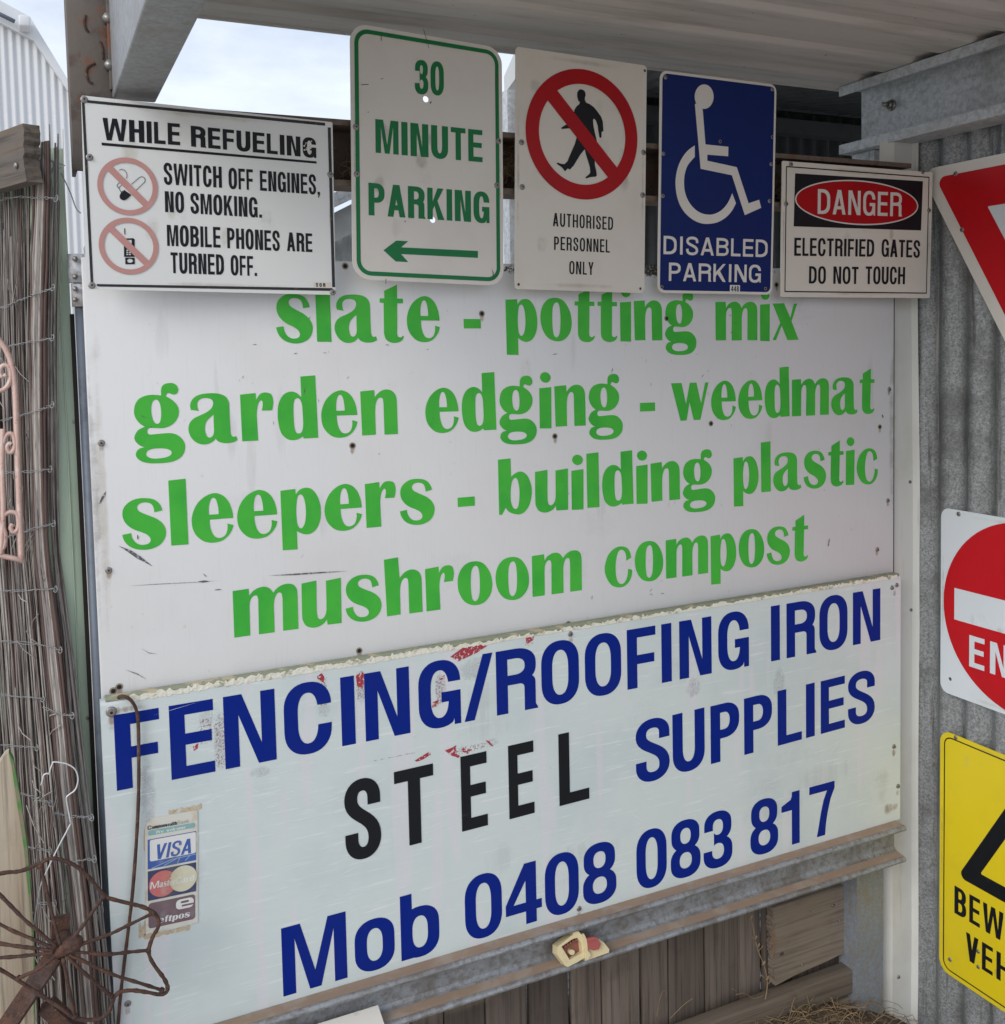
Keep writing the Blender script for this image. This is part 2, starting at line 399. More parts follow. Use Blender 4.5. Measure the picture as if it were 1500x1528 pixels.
# ------------------------------------------------------------------ lettering: two alphabets drawn as outlines
# flared lower-case letters (units: x-height = 1000; 'c' marks a corner, every other point is on a smooth curve; '|' starts a new outline)
FLARED = {
'g': (0.985, '553,1025c 556,1137 576,1211 630,1258 714,1279 797,1272 862,1231 894,1158 886,1094 848,1048 795,1040 745,1055 699,1072 661,1053 645,1003c 724,958 815,877 875,778 889,669 864,563 795,457 700,389 588,352 477,351 366,361 302,362 265,336 251,294 259,251 299,226 381,227 492,233 622,240 734,233 836,195 928,113 978,18 985,-61 968,-159 919,-245 842,-310 738,-353 606,-374 458,-377 292,-368 155,-337 66,-282 18,-213 17,-150 44,-93 99,-51 187,-32c 110,1 47,56 8,121 0,179 26,255 91,336 211,393c 131,444 60,534 21,631 15,728 42,852 108,956 210,1015 329,1042 439,1039|437,943 380,900 350,794 347,678 367,542 406,466 457,441 508,478 535,594 537,749 518,867 482,926|211,-160 253,-103 337,-73 466,-67 595,-81 678,-115 714,-166 685,-223 609,-258 479,-277 350,-274 259,-245 219,-205'),
'a': (0.994, '217,683c 60,708c 49,791 70,879 138,965 235,1018 369,1042 503,1046 638,1031 744,992 810,927 843,836 848,706 847,506 851,306 856,186 874,129 909,103 948,111c 968,117c 994,35c 926,-2 827,-23 710,-20 614,7 566,43 542,84c 499,38 420,-10 324,-30 219,-17 116,40 42,132 3,242 0,340 31,438 109,523 224,578 340,628 437,690 496,757 518,836 500,896 443,937 357,949 271,932 212,884 192,826 198,747|518,594c 433,525 364,445 333,347 334,248 357,157 400,114 452,117 492,161 513,240 513,419'),
'r': (0.7, '0,1000c 327,1026c 332,874c 369,934 420,999 491,1029 571,1029 651,999 686,931 700,829 686,718 666,643c 447,644c 471,755 467,836 440,865 403,838 365,758 343,638 336,527c 347,0c 11,0c'),
'd': (0.874, '523,1362c 850,1382c 874,3c 547,1c 538,49c 485,16 402,-17 299,-25 197,2 96,89 38,214 7,389 0,552 18,735 68,876 145,976 248,1030 351,1034 443,992 528,912c|451,890 389,871 356,786 345,622 345,417 356,252 385,148 436,115 498,133 537,214 551,368 546,574 537,739 506,843'),
'e': (0.818, '817,476c 812,573 782,722 719,871 624,978 506,1032 399,1030 270,977 140,866 53,723 3,558 0,392 33,245 105,128 210,33 337,-12 466,-16 596,16 706,102 784,215 818,326c 699,362c 695,240 652,126 575,76 500,75 436,114 384,210 354,337 346,480c|339,585c 342,735 363,849 397,921 440,941 482,909 513,814 530,687 533,582c'),
'n': (0.859, '0,1002c 326,1025c 334,855c 391,928 492,1004 604,1031 716,1011 805,939 848,830 855,690c 859,6c 539,5c 536,679c 529,796 501,840 463,851 411,827 366,748 342,642 333,472c 334,12c 16,8c'),
'h': (0.879, '0,1329c 328,1350c 355,855c 412,928 513,1004 625,1031 737,1011 825,939 869,830 876,690c 879,6c 560,5c 557,679c 550,796 521,840 484,851 432,827 387,748 363,642 353,472c 355,12c 37,8c'),
's': (0.819, '768,756c 615,726c 607,808 578,885 524,928 442,948 359,935 303,887 297,829 330,772 416,716 525,659 634,601 742,507 804,399 819,280 787,155 710,53 596,-10 466,-37 320,-27 194,15 96,88 27,196 0,311c 164,335c 179,240 234,138 314,81 396,68 479,85 522,140 511,210 458,273 368,330 242,390 135,468 57,571 21,691 29,816 86,918 188,997 317,1036 463,1034 591,1005 681,944 743,847'),
'l': (0.337, '0,1367c 332,1384c 337,-6c 6,0c'),
'p': (0.848, '0,986c 314,1003c 321,880c 404,977 532,1014 660,977 770,838 833,643 848,450 819,245 735,74 607,-14 479,-14 369,35 318,74c 319,-337c 8,-327c|412,874 357,819 325,631 318,426 336,220 387,128 442,139 496,238 525,442 518,648 488,796 452,857'),
't': (0.574, '117,1142c 435,1285c 430,972c 571,971c 572,866c 427,865c 415,388 408,173 433,104 497,93 546,124c 574,116c 526,26 406,-27 266,-27 145,31 97,133 88,287 99,868c 0,874c 7,971c 118,974c'),
'i': (0.332, '4,965c 332,987c 317,-28c 0,-15c|+174,1357 276,1315 322,1220 278,1129 177,1097 75,1140 30,1235 73,1325'),
'c': (0.814, '790,675c 639,608c 634,740 591,853 494,911 404,863 343,695 316,477 327,258 378,98 454,30 546,30 628,112 677,251 688,392c 814,358c 795,196 704,44 559,-47 392,-54 205,15 72,180 0,372 6,559 82,772 217,920 381,989 527,991 674,933 759,812'),
'o': (0.873, '444,1051 659,973 820,738 873,460 821,204 652,29 434,-9 203,75 52,287 0,562 52,825 211,1006|454,942 534,846 557,535 532,213 448,87 356,164 328,481 352,829'),
'u': (0.874, '8,1002c 331,1032c 321,409 327,250 351,173 403,148 471,179 521,277 536,434 542,1000c 874,1032c 859,0c 546,5c 536,130c 467,47 333,-14 201,-14 84,41 22,146 0,293'),
'm': (1.353, '1,1014c 329,1026c 337,864c 407,953 521,1015 647,1031 747,994 808,925 839,870c 910,956 1027,1020 1155,1035 1269,999 1336,905 1353,760c 1346,1c 1021,4c 1030,722c 1016,827 971,864 914,840 865,743 841,617c 838,-1c 509,-2c 521,760c 503,839 461,862 403,838 351,756 334,630c 327,0c 0,0c'),
'b': (0.844, '0,1359c 316,1373c 322,926c 442,1011 586,1035 729,937 822,726 844,500 791,243 677,65 531,-5 388,14 246,81 166,180c 74,21c 1,24c|420,894 345,814 306,613 302,355 349,184 430,133 493,210 525,449 520,672 481,842'),
'w': (1.202, '0,1005c 332,1006c 469,451c 595,1004c 810,1007c 954,455c 1091,1001c 1202,1006c 927,20c 711,20c 583,485c 483,18c 288,14c'),
'x': (0.884, '6,997c 394,1014c 604,616c 721,1006c 843,1012c 646,518c 884,12c 499,5c 310,398c 114,6c 0,7c 264,484c'),
'-': (0.34, '0,300c 340,300c 340,520c 0,520c'),
'f': (0.55, '150,0c 440,0c 420,850c 560,850c 560,1000c 420,1000c 430,1150 480,1230 560,1200c 620,1330c 480,1390 300,1330 180,1200 160,1000c 20,1000c 20,850c 160,850c'),
}
def _outline(s):
    sign = '+' if s[0] == '+' else None
    P = []
    for tok in s.lstrip('+').split():
        k = tok.endswith('c'); a, b = tok.rstrip('c').split(',')
        P.append((float(a) / 1000, float(b) / 1000, k))
    n = len(P); out = []
    for i in range(n):
        p1, p2 = P[i], P[(i + 1) % n]
        if p1[2] and p2[2]:
            out.append((p1[0], p1[1])); continue
        p0 = P[i - 1] if not p1[2] else p1
        p3 = P[(i + 2) % n] if not p2[2] else p2
        for j in range(4):
            t = j / 4
            out.append(tuple(0.5 * (2 * p1[k] + (p2[k] - p0[k]) * t + (2 * p0[k] - 5 * p1[k] + 4 * p2[k] - p3[k]) * t * t + (3 * p1[k] - p0[k] - 3 * p2[k] + p3[k]) * t ** 3) for k in (0, 1)))
    return sign, out

def flared(ch):
    w, s = FLARED[ch]
    res = []
    for i, lp in enumerate(s.split('|')):
        sg, pts = _outline(lp)
        res.append((sg or ('+' if i == 0 else '-'), pts))
    return w, res

def rr(x0, y0, x1, y1, c, n=9, p=2.25):
    """rectangle with elliptical corners c = (bl, br, tr, tl), each (rx, ry) or 0"""
    out = []
    for (cx, cy, sx, sy, k, a0) in ((x0, y0, 1, 1, 0, math.pi), (x1, y0, -1, 1, 1, 1.5 * math.pi), (x1, y1, -1, -1, 2, 0), (x0, y1, 1, -1, 3, 0.5 * math.pi)):
        if not c[k]:
            out.append((cx, cy)); continue
        rx, ry = c[k]
        ex, ey = c[(1, 0, 3, 2)[k]], c[(3, 2, 1, 0)[k]]
        rx = max(1e-4, min(rx, (x1 - x0) * (.4999 if ex else .99))); ry = max(1e-4, min(ry, (y1 - y0) * (.4999 if ey else .99)))
        ox, oy = cx + sx * rx, cy + sy * ry
        for j in range(n + 1):
            a = a0 + 0.5 * math.pi * j / n
            ca, sa = math.cos(a), math.sin(a)
            out.append((ox + rx * math.copysign(abs(ca) ** (2 / p), ca), oy + ry * math.copysign(abs(sa) ** (2 / p), sa)))
    return out

def R(x0, y0, x1, y1):
    return [(x0, y0), (x1, y0), (x1, y1), (x0, y1)]

def pen(path, s, h):
    """outline of an elliptical nib drawn along a path"""
    Lf, Rt = [], []
    for i, p in enumerate(path):
        a, b = path[max(i - 1, 0)], path[min(i + 1, len(path) - 1)]
        tx, ty = b[0] - a[0], b[1] - a[1]
        l = math.hypot(tx, ty) or 1
        nx, ny = -ty / l, tx / l
        w = 0.5 * math.hypot(s * nx, h * ny)
        Lf.append((p[0] + nx * w, p[1] + ny * w)); Rt.append((p[0] - nx * w, p[1] - ny * w))
    return Lf + Rt[::-1]

def pen_quads(path, s, h):
    o = pen(path, s, h); n = len(path)
    Lf, Rt = o[:n], o[n:][::-1]
    return [('+', [Lf[i], Lf[i + 1], Rt[i + 1], Rt[i]]) for i in range(n - 1)]

def _arc(cx, cy, rx, ry, a0, a1, n=10, p=2.2):
    o = []
    for j in range(n + 1):
        a = math.radians(a0 + (a1 - a0) * j / n); c, s_ = math.cos(a), math.sin(a)
        o.append((cx + rx * math.copysign(abs(c) ** (2 / p), c), cy + ry * math.copysign(abs(s_) ** (2 / p), s_)))
    return o

SW = dict(A=.58, B=.54, C=.54, D=.55, E=.47, F=.44, G=.56, H=.56, I=.19, K=.56, L=.43, M=.70, N=.56, O=.56, P=.51, R=.55, S=.52, T=.48, U=.54, V=.56, W=.86, Y=.55)
SW.update({'0': .5, '1': .30, '3': .5, '4': .53, '7': .46, '8': .5, 'o': .52, 'b': .52, '.': .18, ',': .18, '/': .32, ' ': .26, '-': .3})

def sans(ch, w, s, h):
    """bold condensed sans: w width, s stem, h horizontal stroke (cap height 1)"""
    e = 0.02
    if ch not in 'I.,/-1': s = min(s, w * {'M': .235, 'W': .20, 'A': .30, 'V': .30, 'K': .32}.get(ch, .36))
    ring = lambda x0, y0, x1, y1, ry=.30: [('+', rr(x0, y0, x1, y1, [((x1 - x0) / 2, ry)] * 4)), ('-', rr(x0 + s, y0 + h, x1 - s, y1 - h, [((x1 - x0) / 2 - s, max(.03, ry - h * .55))] * 4))]
    bowl = lambda y0, y1, x1, ry: [('+', rr(0, y0, x1, y1, [0, ((x1) * .52, ry), ((x1) * .52, ry), 0])), ('-', rr(s, y0 + h, x1 - s, y1 - h, [0, (max(.02, x1 * .52 - s), max(.03, ry - h * .6))] + [(max(.02, x1 * .52 - s), max(.03, ry - h * .6)), 0]))]
    if ch == 'I':
        q = min(w, s * 1.04)
        return [('+', R(w / 2 - q / 2, 0, w / 2 + q / 2, 1))]
    if ch in 'EFL':
        o = [('+', R(0, 0, s, 1))]
        if ch in 'EL': o.append(('+', R(0, 0, w, h)))
        if ch in 'EF': o.append(('+', R(0, 1 - h, w, 1))); o.append(('+', R(0, .44 if ch == 'E' else .40, w * .95, (.44 if ch == 'E' else .40) + h)))
        return o
    if ch == 'T': return [('+', R(0, 1 - h, w, 1)), ('+', R(w / 2 - s / 2, 0, w / 2 + s / 2, 1))]
    if ch == 'H': return [('+', R(0, 0, s, 1)), ('+', R(w - s, 0, w, 1)), ('+', R(0, .44, w, .44 + h))]
    if ch == 'N': return [('+', R(0, 0, w, 1)), ('-', [(s, -e), (w - s * 1.22, -e), (s, .72)]), ('-', [(s * 1.22, 1 + e), (w - s, .28), (w - s, 1 + e)])]
    if ch == 'M':
        return [('+', R(0, 0, w, 1)), ('-', [(s, -e), (w / 2 - s * .42, -e), (s, .80)]), ('-', [(w / 2 + s * .42, -e), (w - s, -e), (w - s, .80)]), ('-', [(s * 1.42, 1 + e), (w / 2, .26), (w - s * 1.42, 1 + e)])]
    if ch in 'AV':
        a = s * .60; k = s * 1.08; b = w / 2 - a
        ya = (w / 2 - k) / b
        o = [('+', [(0, 0), (w, 0), (w / 2 + a, 1), (w / 2 - a, 1)]), ('-', [(k - b * .02, -e), (w - k + b * .02, -e), (w / 2, ya)])]
        if ch == 'A': o.append(('+', [(k * .6 + b * .22, .21), (w - k * .6 - b * .22, .21), (w - k * .6 - b * (.21 + h), .21 + h), (k * .6 + b * (.21 + h), .21 + h)]))
        else: o = [(g, [(x, 1 - y) for x, y in lp]) for g, lp in o]
        return o
    if ch == 'W':
        q = w / 4
        return [('+', R(0, 0, w, 1)), ('-', [(-e, 1), (-e, -e), (q - s * .5, -e)][0:0] + [(-e, 1 + e), (-e, -e), (q - s * .52, -e)]), ('-', [(w + e, 1 + e), (w + e, -e), (w - q + s * .52, -e)]),
                ('-', [(q + s * .48, -e), (3 * q - s * .48, -e), (2 * q, .70)]), ('-', [(s * .98, 1 + e), (q, .30), (2 * q - s * .48, 1 + e)]), ('-', [(w - s * .98, 1 + e), (3 * q, .30), (2 * q + s * .48, 1 + e)])]
    if ch == 'Y': return [('+', [(w / 2 - s / 2, 0), (w / 2 + s / 2, 0), (w / 2 + s / 2, .42), (w, 1), (w - s * 1.12, 1), (w / 2, .60), (s * 1.12, 1), (0, 1), (w / 2 - s / 2, .42)])]
    if ch == 'K': return [('+', R(0, 0, s, 1)), ('+', [(s - e, .27), (s - e, .52), (w - s * 1.2, 1), (w - .01, 1), (s + (w - s) * .42, .60), (w + .01, 0), (w - s * 1.18, 0), (s + (w - s) * .16, .44)])]
    if ch in 'O0': return ring(0, -.015, w, 1.015, .36)
    if ch in 'CG':
        o = ring(0, -.015, w, 1.015, .36)
        o.append(('-', R(w * .52, .385 if ch == 'C' else .5, w + e, .665)))
        if ch == 'G':
            o += [('+', R(w * .54, .52 - h, w, .52)), ('+', R(w - s * .55, 0, w, .5)), ('-', [(w - s * .55 - .001, -.03), (w - s * .55 - .05, -.03), (w - s * .55 - .001, .10)])]
        return o
    if ch == 'D': return [('+', rr(0, 0, w, 1, [0, (w * .62, .36), (w * .62, .36), 0])), ('-', rr(s, h, w - s, 1 - h, [0, (w * .62 - s * .9, .30), (w * .62 - s * .9, .30), 0]))]
    if ch == 'P': return [('+', R(0, 0, s, 1))] + bowl(.40, 1, w, .27) + [('+', R(0, 0, s, 1))]
    if ch == 'B': return bowl(0, .56, w, .26) + bowl(.45, 1, w * .97, .25) + [('-', R(s, h, s + .001, h + .001)), ('+', R(0, 0, s, 1)), ('-', rr(s, h, w - s, .45, [0, (w * .2, .13), (w * .2, .13), 0]))]
    if ch == 'R':
        return [('+', rr(0, 0, w - .01, .44 + h, [0, 0, (s * 1.5, .16), 0])), ('-', rr(s, -e, w - s - .01, .44, [0, 0, (s * .45, .07), 0])), ('+', rr(0, .44, w, 1, [0, (w * .52, .26), (w * .52, .26), 0])),
                ('-', rr(s, .44 + h, w - s, 1 - h, [0, (w * .5 - s * .9, .12), (w * .5 - s * .9, .12), 0])), ('+', R(0, 0, s, 1)), ('+', [(w - s - .01, 0), (w + .03, 0), (w + .02, .03), (w - .01, .08), (w - s - .01, .08)])]
    if ch == 'U': return [('+', rr(0, -.015, w, 1, [(w / 2, .32), (w / 2, .32), 0, 0])), ('-', rr(s, h, w - s, 1 + e, [(w / 2 - s, .24), (w / 2 - s, .24), 0, 0]))]
    if ch == 'S':
        x0, x1, y0, y1 = s / 2, w - s / 2, h / 2 - .015, 1 - h / 2 + .015
        P = [(x1, .665), (x1, .73)] + _arc(w / 2, .755, w / 2 - s / 2, y1 - .755, 0, 90)[0:] + _arc(w / 2, .755, w / 2 - s / 2, y1 - .755, 90, 180)[1:]
        for j in range(1, 13):
            t = j / 13; u_ = 1 - t
            P.append((u_ ** 3 * x0 + 3 * u_ * u_ * t * x0 + 3 * u_ * t * t * x1 + t ** 3 * x1, u_ ** 3 * .755 + 3 * u_ * u_ * t * .53 + 3 * u_ * t * t * .53 + t ** 3 * .255))
        P += _arc(w / 2, .255, w / 2 - s / 2, .255 - y0, 0, -90) + _arc(w / 2, .255, w / 2 - s / 2, .255 - y0, -90, -180)[1:] + [(x0, .275), (x0, .335)]
        return pen_quads(P, s, h)
    if ch == '8': return ring(w * .03, .465, w * .97, 1.015, .24) + [('+', rr(0, -.015, w, .555, [(w / 2, .25)] * 4)), ('-', rr(s, h, w - s, .555 - h * .82, [(w / 2 - s, .15)] * 4)), ('-', rr(w * .03 + s, .465 + h * .82, w * .97 - s, 1.015 - h, [(w / 2 - s, .14)] * 4))]
    if ch == '3': return sans('8', w, s, h) + [('-', R(-e, .325, w * .36, .675)), ('-', R(s * .9, h, w * .40, .325)) if False else ('-', R(-e, .32, w * .34, .68))]
    if ch == '1': return [('+', R(w - s, 0, w, 1)), ('+', [(0, .66), (w - s + .01, .66), (w - s + .01, 1), (w - s * .8, 1), (w - s * 1.15, .86), (0, .77)])]
    if ch == '4': return [('+', [(w - 1.55 * s, 0), (w - .52 * s, 0), (w - .52 * s, .21), (w, .21), (w, .21 + h), (w - .52 * s, .21 + h), (w - .52 * s, 1), (w - 1.65 * s, 1), (0, .21 + h * 1.15), (0, .21), (w - 1.55 * s, .21)]), ('-', [(s * .75, .21 + h), (w - 1.55 * s, .21 + h), (w - 1.55 * s, .72)])]
    if ch == '7': return [('+', [(0, 1), (w, 1), (w, 1 - h * .9), (w * .84, .68), (w * .72, .42), (w * .65, .2), (w * .62, 0), (w * .62 - s * 1.1, 0), (w * .37, .2), (w * .45, .44), (w * .56, .68), (w * .70, 1 - h), (0, 1 - h)])]
    if ch == 'o': return ring(0, -.015, w, .775, .29)
    if ch == 'b': return [('+', R(0, 0, s, 1))] + ring(0, -.015, w, .775, .29) + [('+', R(0, 0, s * .98, 1))]
    if ch == '.': return [('+', R(0, 0, w, h * 1.1))]
    if ch == ',': return [('+', [(0, h), (w, h), (w, 0), (w * .45, -h * 1.1), (w * .1, -h * .9), (w * .45, 0), (0, 0)])]
    if ch == '/': return [('+', [(0, 0), (s * .85, 0), (w, 1), (w - s * .85, 1)])]
    if ch == '-': return [('+', R(0, .36, w, .36 + h))]
    return []

def fill(loops):
    """union / cut-out of signed outlines -> vertices and triangles without overlaps"""
    vs, fs = [], []
    for g, lp in loops:
        b = len(vs)
        vs += [Vector((x, y)) for x, y in lp]
        idx = list(range(b, b + len(lp)))
        ar = sum(lp[i][0] * lp[(i + 1) % len(lp)][1] - lp[(i + 1) % len(lp)][0] * lp[i][1] for i in range(len(lp)))
        fs.append(idx if ar > 0 else idx[::-1])
    V, E_, F, _, _, of = geometry.delaunay_2d_cdt(vs, [], fs, 1, 1e-6)
    keep = []
    for f, o in zip(F, of):
        if o and loops[max(o)][0] == '+': keep.append(list(f))
    return [(p[0], p[1]) for p in V], keep

def flat_part(name, loops, m, parent, off, tf=None):
    mb = MB(); add_flat(mb, loops, off, tf)
    return mb.build(name, m, parent, fix=False)

def add_flat(mb, loops, off, tf=None, mi=0):
    V, F = fill(loops)
    if tf: V = [tf(x, y) for x, y in V]
    mb.add([(x, -off, z) for x, z in V], F, mi)

def thick(loops, off0, off1, mb, mi=0):
    """a sheet with real edges and real holes, front at -off0, back at -off1"""
    V, F = fill(loops)
    n = len(V)
    cnt = {}
    for f in F:
        for i in range(len(f)):
            a, b = f[i], f[(i + 1) % len(f)]
            k = (min(a, b), max(a, b)); cnt.setdefault(k, []).append((a, b))
    vs = [(x, -off0, z) for x, z in V] + [(x, -off1, z) for x, z in V]
    fs = [list(f) for f in F] + [[i + n for i in f][::-1] for f in F]
    for k, e in cnt.items():
        if len(e) == 1:
            a, b = e[0]; fs.append([b, a, a + n, b + n])
    mb.add(vs, fs, mi)

def letters(parent, m, off, base, cap, items, s=None, h=None, name='lettering', alphabet='sans', shear=0.0):
    """items: (char, left, right) along x in the carrier's plane; base/cap: two (x, z) points each, the lines the letters stand on and reach to"""
    mb = MB()
    li = lambda ln, x: ln[0][1] + (ln[1][1] - ln[0][1]) * (x - ln[0][0]) / (ln[1][0] - ln[0][0])
    for it in items:
        ch, xl, xr = it[:3]
        zb, zc = li(base, (xl + xr) / 2), li(cap, (xl + xr) / 2)
        H = zc - zb; w = (xr - xl) / H
        sl = (base[1][1] - base[0][1]) / (base[1][0] - base[0][0])
        if alphabet == 'sans':
            lp = sans(ch, w, s, h); kx = H
        else:
            w0, lp = flared(ch); kx = (xr - xl) / w0
        if not lp: continue
        xm = (xl + xr) / 2
        tf = lambda x, y: (xl + kx * x + shear * H * y, zb + H * y + sl * (xl + kx * x - xm))
        add_flat(mb, lp, off, tf)
    return mb.build(name, m, parent, fix=False)

def spread(text, x0, x1, alphabet='sans', gap=0.10, capH=None, table=None):
    """share a word's width out among its letters"""
    wd = [(SW.get(c, .5) if alphabet == 'sans' else (FLARED[c][0] if c in FLARED else .35)) for c in text]
    tot = sum(wd) + gap * (len(text) - 1)
    k = (x1 - x0) / tot; x = x0; out = []
    for c, w in zip(text, wd):
        out.append((c, x, x + w * k)); x += (w + gap) * k
    return out

# ------------------------------------------------------------------ ground and gravel
mb = MB()
mb.add([(-60, -60, 0), (60, -60, 0), (60, 90, 0), (-60, 90, 0)], [[0, 1, 2, 3]])
meta(mb.build('ground', M_ground), kind='structure')
M_gravel = mat('white_gravel', (0.46, 0.47, 0.47), 0.9, layers=[((0.16, 0.16, 0.155), 55, 0.46, 0.56, 0.9), ((0.66, 0.67, 0.68), 38, 0.55, 0.62, 0.9)], bump=(60, 1.0, 0.03))
mb = MB()
mb.add([(0.2, 0.32, 0.012), (3.2, 0.32, 0.012), (3.2, 1.75, 0.012), (0.2, 1.75, 0.012)], [[0, 1, 2, 3]])
meta(mb.build('gravel', M_gravel), kind='structure')
st = MB()
rg = random.Random(11)
for i in range(900):
    x, y = rg.uniform(1.7, 2.4), rg.uniform(0.34, 1.25); s_ = rg.uniform(.008, .019)
    a = rg.uniform(0, 6.28)
    vs = [(x + s_ * math.cos(a + q) * rg.uniform(.7, 1.1), y + s_ * math.sin(a + q) * rg.uniform(.7, 1.1), .012 + rg.uniform(0, .004)) for q in (0, 1.5, 3.1, 4.6)] + [(x + rg.uniform(-.004, .004), y, .012 + s_ * rg.uniform(.6, 1.1))]
    st.add(vs, [[0, 1, 4], [1, 2, 4], [2, 3, 4], [3, 0, 4]])
meta(st.build('loose_stones', M_gravel), kind='stuff')

# ------------------------------------------------------------------ screws, shared shape
def screw_mesh(name, r, hexa=True):
    mb = MB()
    n = 20
    prof = [(1.0, 0.0), (1.0, .18), (.82, .30), (.62, .34)]
    for i, (q, d) in enumerate(prof): pass
    vs = []; fs = []
    for q, d in prof:
        for k in range(n): vs.append((r * q * math.cos(2 * math.pi * k / n), -r * d, r * q * math.sin(2 * math.pi * k / n)))
    for i in range(len(prof) - 1):
        for k in range(n): fs.append([i * n + k, i * n + (k + 1) % n, (i + 1) * n + (k + 1) % n, (i + 1) * n + k])
    fs.append([3 * n + k for k in range(n)])
    mb.add(vs, fs, 0, True)
    if hexa:
        hv = [(r * .55 * math.cos(math.pi * k / 3), -r * d, r * .55 * math.sin(math.pi * k / 3)) for d in (.3, .75) for k in range(6)]
        mb.add(hv, [[k, (k + 1) % 6, 6 + (k + 1) % 6, 6 + k] for k in range(6)] + [[6 + k for k in range(6)]])
        dv = [(r * .30 * math.cos(math.pi * k / 4), -r * .76, r * .30 * math.sin(math.pi * k / 4)) for k in range(8)]
        mb.add(dv, [list(range(8))], 1)
    o = mb.build(name, [M_screw, M_dark])
    me = o.data
    bpy.data.objects.remove(o)
    return me
ME_SCREW = screw_mesh('screw', 0.0055)
ME_BIG = screw_mesh('washer_screw', 0.0085)
hb = MB(); hb.add([(0.0062 * math.cos(k * .314), -.0004, 0.0062 * math.sin(k * .314)) for k in range(20)], [list(range(20))], 0)
hb.add([(0.0038 * math.cos(k * .314), -.0008, 0.0038 * math.sin(k * .314)) for k in range(20)], [list(range(20))], 1)
_h = hb.build('screw_hole', [mat('hole_rim', (0.30, 0.25, 0.20), 0.8), M_dark]); ME_HOLE = _h.data; bpy.data.objects.remove(_h)

def screws(parent, pl, off, pts, me=None, name='screw', k=1.0):
    for p in pts:
        o = bpy.data.objects.new(name, me or ME_SCREW)
        COL.objects.link(o); o.parent = parent
        x, z = pl.at(p[0], p[1], off)
        o.location = (x, -off, z)
        o.rotation_euler = (0, random.uniform(0, 6), 0)
        o.scale = (k, k, k)

def rloop(x0, z0, x1, z1, r, n=7):
    return rr(x0, z0, x1, z1, [(r, r)] * 4 if r else [0] * 4, n, 2.0)

def circ(cx, cz, rx, rz=None, n=72):
    rz = rz or rx
    return [(cx + rx * math.cos(2 * math.pi * k / n), cz + rz * math.sin(2 * math.pi * k / n)) for k in range(n)]

def pxl(pl, pts, off, o=(0, 0), sc=1.0):
    """an outline measured on the picture, turned into the carrier's own plane"""
    return [tuple(pl.at(o[0] + x / sc, o[1] + y / sc, off)) for x, y in pts]

def ln(pl, a, b, off):
    return [tuple(pl.at(*a, off)), tuple(pl.at(*b, off))]

def ltr(pl, off, spec, v):
    """letters with measured left/right columns, at their mid height v(u)"""
    return [(c, pl.at(l, v(l), off)[0], pl.at(r_, v(r_), off)[0]) for c, l, r_ in spec]

def word(pl, off, text, pl0, pr0, ptop, gap=.10, alphabet='sans'):
    """one word: bottom-left, bottom-right and top-left points on the picture -> (base, cap, items)"""
    a, b, t_ = pl.at(*pl0, off), pl.at(*pr0, off), pl.at(*ptop, off)
    H = t_[1] - a[1]
    if abs(b[0] - a[0]) < 1e-6: b = a + 1e-3
    base = [tuple(a), tuple(b)]
    cap = [(a[0], a[1] + H), (b[0], b[1] + H)]
    return base, cap, spread(text, a[0], b[0], alphabet, gap)

# ------------------------------------------------------------------ the large white board with green lettering
pU = Plane((0.083, 0.025, ZC - 0.60), (1, 0, 0))
oU = root('sign_board', 'large white board listing slate, garden edging, sleepers and compost in green letters', 'sign board', mat=pU.mat())
mb = MB(); mb.box(0, 0, 0, 1.851 - .083, .012, .755, .0025)
mb.build('panel', M_upper, oU)
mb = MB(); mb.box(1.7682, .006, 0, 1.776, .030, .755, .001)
mb.build('shadow_gap_strip', M_dark, oU)  # dark strip standing in for the shade in the gap beside the board
mb = MB(); mb.box(-.002, .012, 0.0, .010, .030, .755, .002)
mb.build('frame', mat('board_frame', (0.55, 0.54, 0.48), 0.5, layers=[((0.36, 0.31, 0.22), 40, 0.5, 0.7, 0.7)]), oU)
XH = 0.0807
def green(words, base):
    b0, b1 = pU.at(*base[0], .0006), pU.at(*base[1], .0006)
    dz = XH
    for t_, l, r_ in words:
        v = lambda u_: base[0][1] + (base[1][1] - base[0][1]) * (u_ - base[0][0]) / (base[1][0] - base[0][0]) - 25
        items = spread(t_, pU.at(l, v(l))[0], pU.at(r_, v(r_))[0], 'flared', .085)
        letters(oU, M_green, .0006, [tuple(b0), tuple(b1)], [(b0[0], b0[1] + dz), (b1[0], b1[1] + dz)], items, alphabet='flared')
green([('slate', 412, 656.1), ('-', 692, 717.5), ('potting', 755, 1039), ('mix', 1067.8, 1191.6)], ((476, 509.7), (1150, 507.6)))
green([('garden', 200, 593), ('edging', 635, 929), ('-', 955, 977.5), ('weedmat', 1001.7, 1305)], ((355.2, 658.7), (1239, 618.6)))
green([('sleepers', 182.3, 648.3), ('-', 683, 708.5), ('building', 744.3, 1067), ('plastic', 1094.7, 1310)], ((256.1, 814.1), (1151.5, 733)))
green([('mushroom', 348.7, 868.3), ('compost', 902.7, 1206)], ((350.9, 951.3), (996.7, 863.3)))
screws(oU, pU, 0, [(151, 661), (162, 851), (1327, 581), (1325, 747), (1309, 820)])
screws(oU, pU, 0, [(719, 468), (526, 665), (828, 651), (1061, 632), (1313, 637), (536, 971), (848, 931), (178, 1025), (169, 1031), (995, 475), (515, 397), (1158.7, 425), (1320, 859)], ME_HOLE, 'screw_hole')
